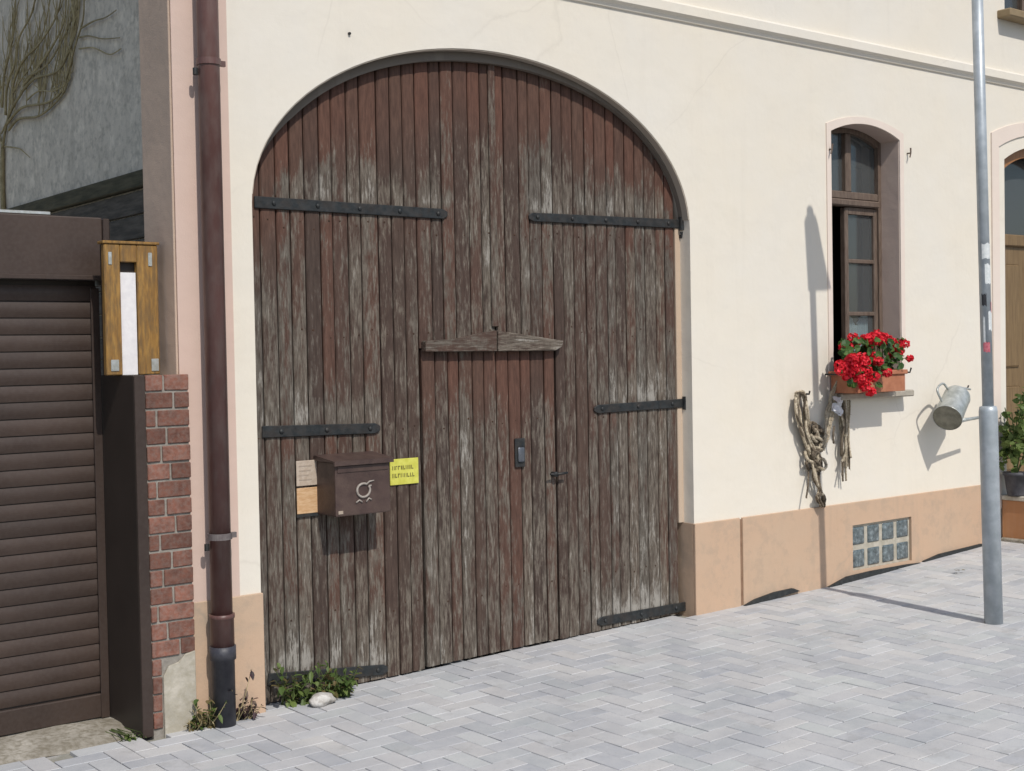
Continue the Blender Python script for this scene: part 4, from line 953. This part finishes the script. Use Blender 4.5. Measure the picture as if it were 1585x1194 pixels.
rp1 = empty('rope_hank', (rh.x, 0, rh.z-0.6), 'looped hank of pale rope knotted into a dark tangle with hanging tail', 'rope', 'rope on the wall')
for k in range(9):
    j = lambda s: random.uniform(-s, s)
    rope_strand(rp1, [(1256+j(4), 700+j(6)), (1243+j(3), 670+j(5)), (1235+j(3.5), 640), (1231+k*0.8, 616+j(3)), (1237+j(3), 607+j(2)), (1245+j(2), 614), (1248+j(3), 640), (1252+j(4), 670), (1262+j(5), 705+j(5))], 0.0085, 'rope' if k < 6 else 'ropedark')
for k in range(14):
    cx_, cy_ = 1265+random.uniform(-9, 9), 690+random.uniform(-26, 34); r1, r2 = random.uniform(5, 11), random.uniform(6, 14); a0 = random.uniform(0, 6)
    rope_strand(rp1, [(cx_+r1*math.cos(a0+t), cy_+r2*math.sin(a0+t*1.1)) for t in (0, 1, 2, 3, 4, 5, 6)], 0.0105, 'ropedark' if k % 3 else 'rope')
for k in range(6):
    rope_strand(rp1, [(1262+random.uniform(-8, 8), 715), (1263+random.uniform(-6, 6), 740), (1266+random.uniform(-5, 6), 758), (1270+random.uniform(-5, 5), 770), (1272+random.uniform(-3, 4), 784)], 0.009, 'ropedark' if k % 2 else 'rope')
rope_strand(rp1, [(1252, 730), (1250, 750), (1247, 772)], 0.006, 'ropedark')
rope_strand(rp1, [(1268, 762), (1276, 766), (1276, 776), (1268, 778), (1264, 770), (1270, 764)], 0.007, 'ropedark')
rp2 = empty('rope_hank', (RP(1298, 590).x, 0, RP(1298, 590).z-0.5), 'pale rope hank tied with white cloth hanging from the corner of the window sill', 'rope', 'rope on the wall')
for k in range(8):
    j = lambda s: random.uniform(-s, s)
    rope_strand(rp2, [(1298+j(3), 590+j(2)), (1289+j(4), 615), (1284+j(6), 645+j(6)), (1279+j(5), 672+j(5)), (1273+j(6), 690+j(9))], 0.008, 'rope')
for k in range(11):
    j = lambda s: random.uniform(-s, s); x0 = 1306+j(9)
    rope_strand(rp2, [(1299+j(4), 590+j(2)), (x0+j(4), 615+j(5)), (x0+2+j(5), 650+j(8)), (x0+4+j(5), 690+j(6)), (x0+3+j(6), 700+random.random()*55)], random.uniform(0.004, 0.008), 'rope' if k % 4 else 'ropedark', 0.010)
rope_strand(rp2, [(1300, 600), (1303, 650), (1304, 700), (1304, 745)], 0.007, 'ropedark'); rope_strand(rp2, [(1291, 660), (1290, 675), (1291, 686)], 0.007, 'ropedark')
b_ = B(); c0 = RP(1297, 628, -0.085)
for k in range(10): d = rdir(); leafquad(b_, c0+Vector((d.x*0.03, d.y*0.015, d.z*0.045)), 0.03, (Vector((0, -1, 0.2))+0.6*rdir()).normalized(), 0.2, 7)
obj('cloth_tie', b_, MT['cloth'], rp2)
b_ = B(); h0 = RP(1297, 588, 0.0); tube(b_, [h0+Vector((0, 0.01, 0.0)), h0+Vector((0, -0.08, 0)), h0+Vector((0, -0.1, 0.03))], 0.010, 8); tube(b_, [h0+Vector((-0.05, -0.06, 0.0)), h0+Vector((0.05, -0.07, -0.01)), h0+Vector((0.075, -0.07, -0.05))], 0.010, 8); obj('hook', b_, MT['iron'], rp2)
b_ = B(); h0 = RP(1239, 610, 0.0); tube(b_, [h0+Vector((0, 0.01, 0)), h0+Vector((0, -0.07, 0)), h0+Vector((0, -0.075, 0.02))], 0.006, 8); obj('hook', b_, MT['iron'], rp1)

# ------------------------------------------------------------------ zinc watering can hung on the wall
cb = U(1466, 648, -0.225); ct = U(1482, 613, -0.15)
can = empty('watering_can', (ct.x, 0, cb.z), 'dented zinc watering can hung on the wall with its base tipped outward', 'watering can')
d = (ct-cb).normalized(); Lc = (ct-cb).length
b_ = B(); tube(b_, [cb+d*0.004, cb+d*0.008, cb+d*0.012, cb+d*0.05, ct-d*0.03, ct-d*0.02, ct], [0.099, 0.101, 0.098, 0.097, 0.091, 0.093, 0.088], 32, cap=False); obj('body', b_, MT['zinc'], can, smooth=True)
b_ = B(); tube(b_, [cb+d*0.006, cb+d*0.010], 0.0965, 32); obj('base', b_, MT['zinc_shade'], can)
b_ = B(); tube(b_, [ct-d*0.004, ct+d*0.012, ct+d*0.03], [0.086, 0.07, 0.04], 32); obj('top_hood', b_, MT['zinc'], can, smooth=True)
s0 = U(1488, 651, -0.25); s1 = U(1524, 645, -0.22)
b_ = B(); tube(b_, [s0-(s1-s0)*0.1, s0+(s1-s0)*0.3, s1], [0.017, 0.012, 0.010], 12); obj('spout', b_, MT['zinc'], can, smooth=True)
hpts = [U(1458, 622, -0.2), U(1451, 606, -0.19), U(1453, 598, -0.17), U(1460, 594, -0.14), U(1466, 601, -0.13), U(1470, 606, -0.13)]
b_ = B(); tube(b_, smooth_path(hpts, 5), 0.008, 8); obj('handle', b_, MT['zinc'], can, smooth=True)
b_ = B(); tube(b_, smooth_path([U(1468, 603, -0.10), U(1485, 600, -0.07), U(1502, 603, -0.09)], 6), 0.007, 8); obj('carrying_handle', b_, MT['zinc'], can, smooth=True)
b_ = B(); hk = U(1484, 601, -0.0); tube(b_, [hk+Vector((0, 0.01, 0)), hk+Vector((0, -0.07, 0.0)), hk+Vector((0, -0.08, 0.02))], 0.006, 8); obj('wall_hook', b_, MT['iron'], can)

# ------------------------------------------------------------------ weeds, pot plant, stone
def longleaf(b_, base, dirv, L, W):
    dirv = dirv.normalized(); sd = dirv.cross(Vector((0, 0, 1)))
    if sd.length < 0.1: sd = Vector((1, 0, 0))
    sd.normalize(); sag = Vector((0, 0, -0.25*L))
    V0 = b_.verts.new(base); rows = []
    for t_, w_ in ((0.3, 0.8), (0.6, 1.0), (0.85, 0.55)):
        c = base+dirv*L*t_+sag*t_*t_; rows.append((b_.verts.new(c-sd*W*w_/2+Vector((0, 0, W*0.15))), b_.verts.new(c), b_.verts.new(c+sd*W*w_/2+Vector((0, 0, W*0.15)))))
    tip = b_.verts.new(base+dirv*L+sag)
    b_.faces.new((V0, rows[0][1], rows[0][0])); b_.faces.new((V0, rows[0][2], rows[0][1]))
    for A_, C_ in zip(rows, rows[1:]): b_.faces.new((A_[0], A_[1], C_[1], C_[0])); b_.faces.new((A_[1], A_[2], C_[2], C_[1]))
    b_.faces.new((rows[-1][0], rows[-1][1], tip)); b_.faces.new((rows[-1][1], rows[-1][2], tip))
def weed(name, label, spots, n, mat, size, group=None, stemmat='green', mat2=None):
    xs = [s[0] for s in spots]; cx_ = sum(xs)/len(xs); r_ = empty(name, (cx_, spots[0][1], zg(cx_)), label, 'plant', group)
    st = B(); fo = B(); fd = B()
    for k in range(n):
        sx, sy, h, w = random.choice(spots); base = Vector((sx+random.gauss(0, w*0.6), sy+random.uniform(-0.04, 0.02), zg(sx)))
        hh = h*(0.25+0.75*random.random()**1.5); lean = Vector((random.uniform(-0.7, 0.7), random.uniform(-0.8, 0.02), 1)).normalized()
        lim = lambda x: 0.06 if 2.95 < x < 5.6 else -0.02
        top = base+lean*hh; top.y = min(top.y, lim(top.x)); tube(st, [base, (base+top)/2+Vector((0, -0.01, 0)), top], [0.0028, 0.0022, 0.0012], 5, False)
        tgt = fd if (mat2 and random.random() < 0.3) else fo
        for m in range(8):
            t = random.uniform(0.15, 1.0); p = base+(top-base)*t; p.y = min(p.y, lim(p.x)); p.z = max(p.z, zg(p.x)+0.008)
            d_ = (rdir()+Vector((0, -0.35, 0.35))); sz = size*random.choice((0.6, 0.8, 1.0, 1.0, 1.5))
            longleaf(tgt, p, d_, sz*2.3, sz*random.uniform(0.8, 1.4))
    obj('stems', st, MT[stemmat], r_); tag(obj('foliage', fo, mat, r_), kind='stuff')
    if mat2 and len(fd.verts): tag(obj('dry_foliage', fd, mat2, r_), kind='stuff')
    else: fd.free()
    return r_
def gx_(px, py): return U(px, py, -0.0)
a_ = U(430, 1080, LY-0.04); c_ = U(530, 1075, LY-0.06)
weed('weed_clump', 'leafy green weed clump growing at the left foot of the arched gate', [(a_.x+0.06, 0.03, 0.25, 0.06), (a_.x+0.17, 0.0, 0.16, 0.07), (a_.x+0.28, -0.01, 0.18, 0.06), (c_.x-0.03, 0.0, 0.17, 0.04)], 85, MT['leaf'], 0.0155, mat2=MT['dryleaf'])
xa = dpx
weed('weed_clump', 'low green and dry weeds at the left side of the downpipe foot', [(xa-0.12, -0.05, 0.10, 0.04), (xa-0.07, -0.03, 0.20, 0.02)], 30, MT['leaf'], 0.013, stemmat='vine', mat2=MT['dryleaf'])
weed('weed_clump', 'dark purplish dry weed stalks at the right side of the downpipe foot', [(xa+0.075, -0.04, 0.27, 0.012), (xa+0.13, -0.04, 0.10, 0.03)], 20, MT['darkleaf'], 0.011, stemmat='vine')
weed('weed_clump', 'few small weeds at the foot of the shutter guide post', [(2.19, 0.26, 0.045, 0.03)], 9, MT['leaf'], 0.009)
st_ = U(496, 1098, -0.08)
b_ = B(); bmesh.ops.create_icosphere(b_, subdivisions=3, radius=1.0)
from mathutils import noise as mnoise
for v in b_.verts: v.co *= 1+0.35*mnoise.noise(v.co*1.3+Vector((3, 1, 7)))+0.14*mnoise.noise(v.co*4.1)
bmesh.ops.scale(b_, verts=b_.verts, vec=(0.065, 0.045, 0.030)); bmesh.ops.translate(b_, verts=b_.verts, vec=(st_.x, -0.10, zg(st_.x)+0.026))
tag(obj('stone', b_, MT['stone'], smooth=True, origin=(st_.x, -0.10, zg(st_.x))), 'pale rounded stone lying in front of the leafy weed clump', 'stone')
# fallen petals on the paving
fp = U(1487, 884, -0.35); b_ = B(); w = ray(1487, 884); t = (zg(8.0)+0.006-CAM.z)/w.z; P = CAM+w*t
for k in range(4): leafquad(b_, P+Vector((random.uniform(-0.03, 0.03), random.uniform(-0.02, 0.02), 0.006)), 0.014, (Vector((0, 0, 1))+0.4*rdir()).normalized(), 0.1, 5)
tag(obj('fallen_petals', b_, MT['dryleaf'], origin=P), 'few dry fallen petals on the grey paving near the street pole', 'petals')
# potted plant by the entrance door
pp = Vector((U(1573, 760, -0.12).x, -0.12, DZ0+0.005))
pt = empty('potted_plant', pp, 'leafy green plant in a dark pot on the entrance landing', 'plant')
b_ = B(); tube(b_, [pp, pp+Vector((0, 0, 0.012)), pp+Vector((0, 0, 0.15)), pp+Vector((0, 0, 0.152)), pp+Vector((0, 0, 0.175))], [0.06, 0.065, 0.085, 0.094, 0.095], 20); obj('pot', b_, MT['castiron'], pt, smooth=True)
b_ = B(); st = B()
for k in range(26):
    tp = pp+Vector((random.uniform(-0.12, 0.14), random.uniform(-0.12, 0.08), random.uniform(0.3, 0.78))); tube(st, smooth_path([pp+Vector((0, 0, 0.15)), (pp+tp)/2+Vector((0, 0, 0.12)), tp], 4), 0.004, 5, False)
    for m in range(11): leafquad(b_, tp+rdir()*random.uniform(0, 0.09)-Vector((0, 0, random.uniform(0, 0.2))), random.uniform(0.015, 0.032), (Vector((0, -0.5, 0.7))+rdir()).normalized(), 0.2, 6)
obj('stems', st, MT['green'], pt); tag(obj('foliage', b_, MT['leaf'], pt), kind='stuff')
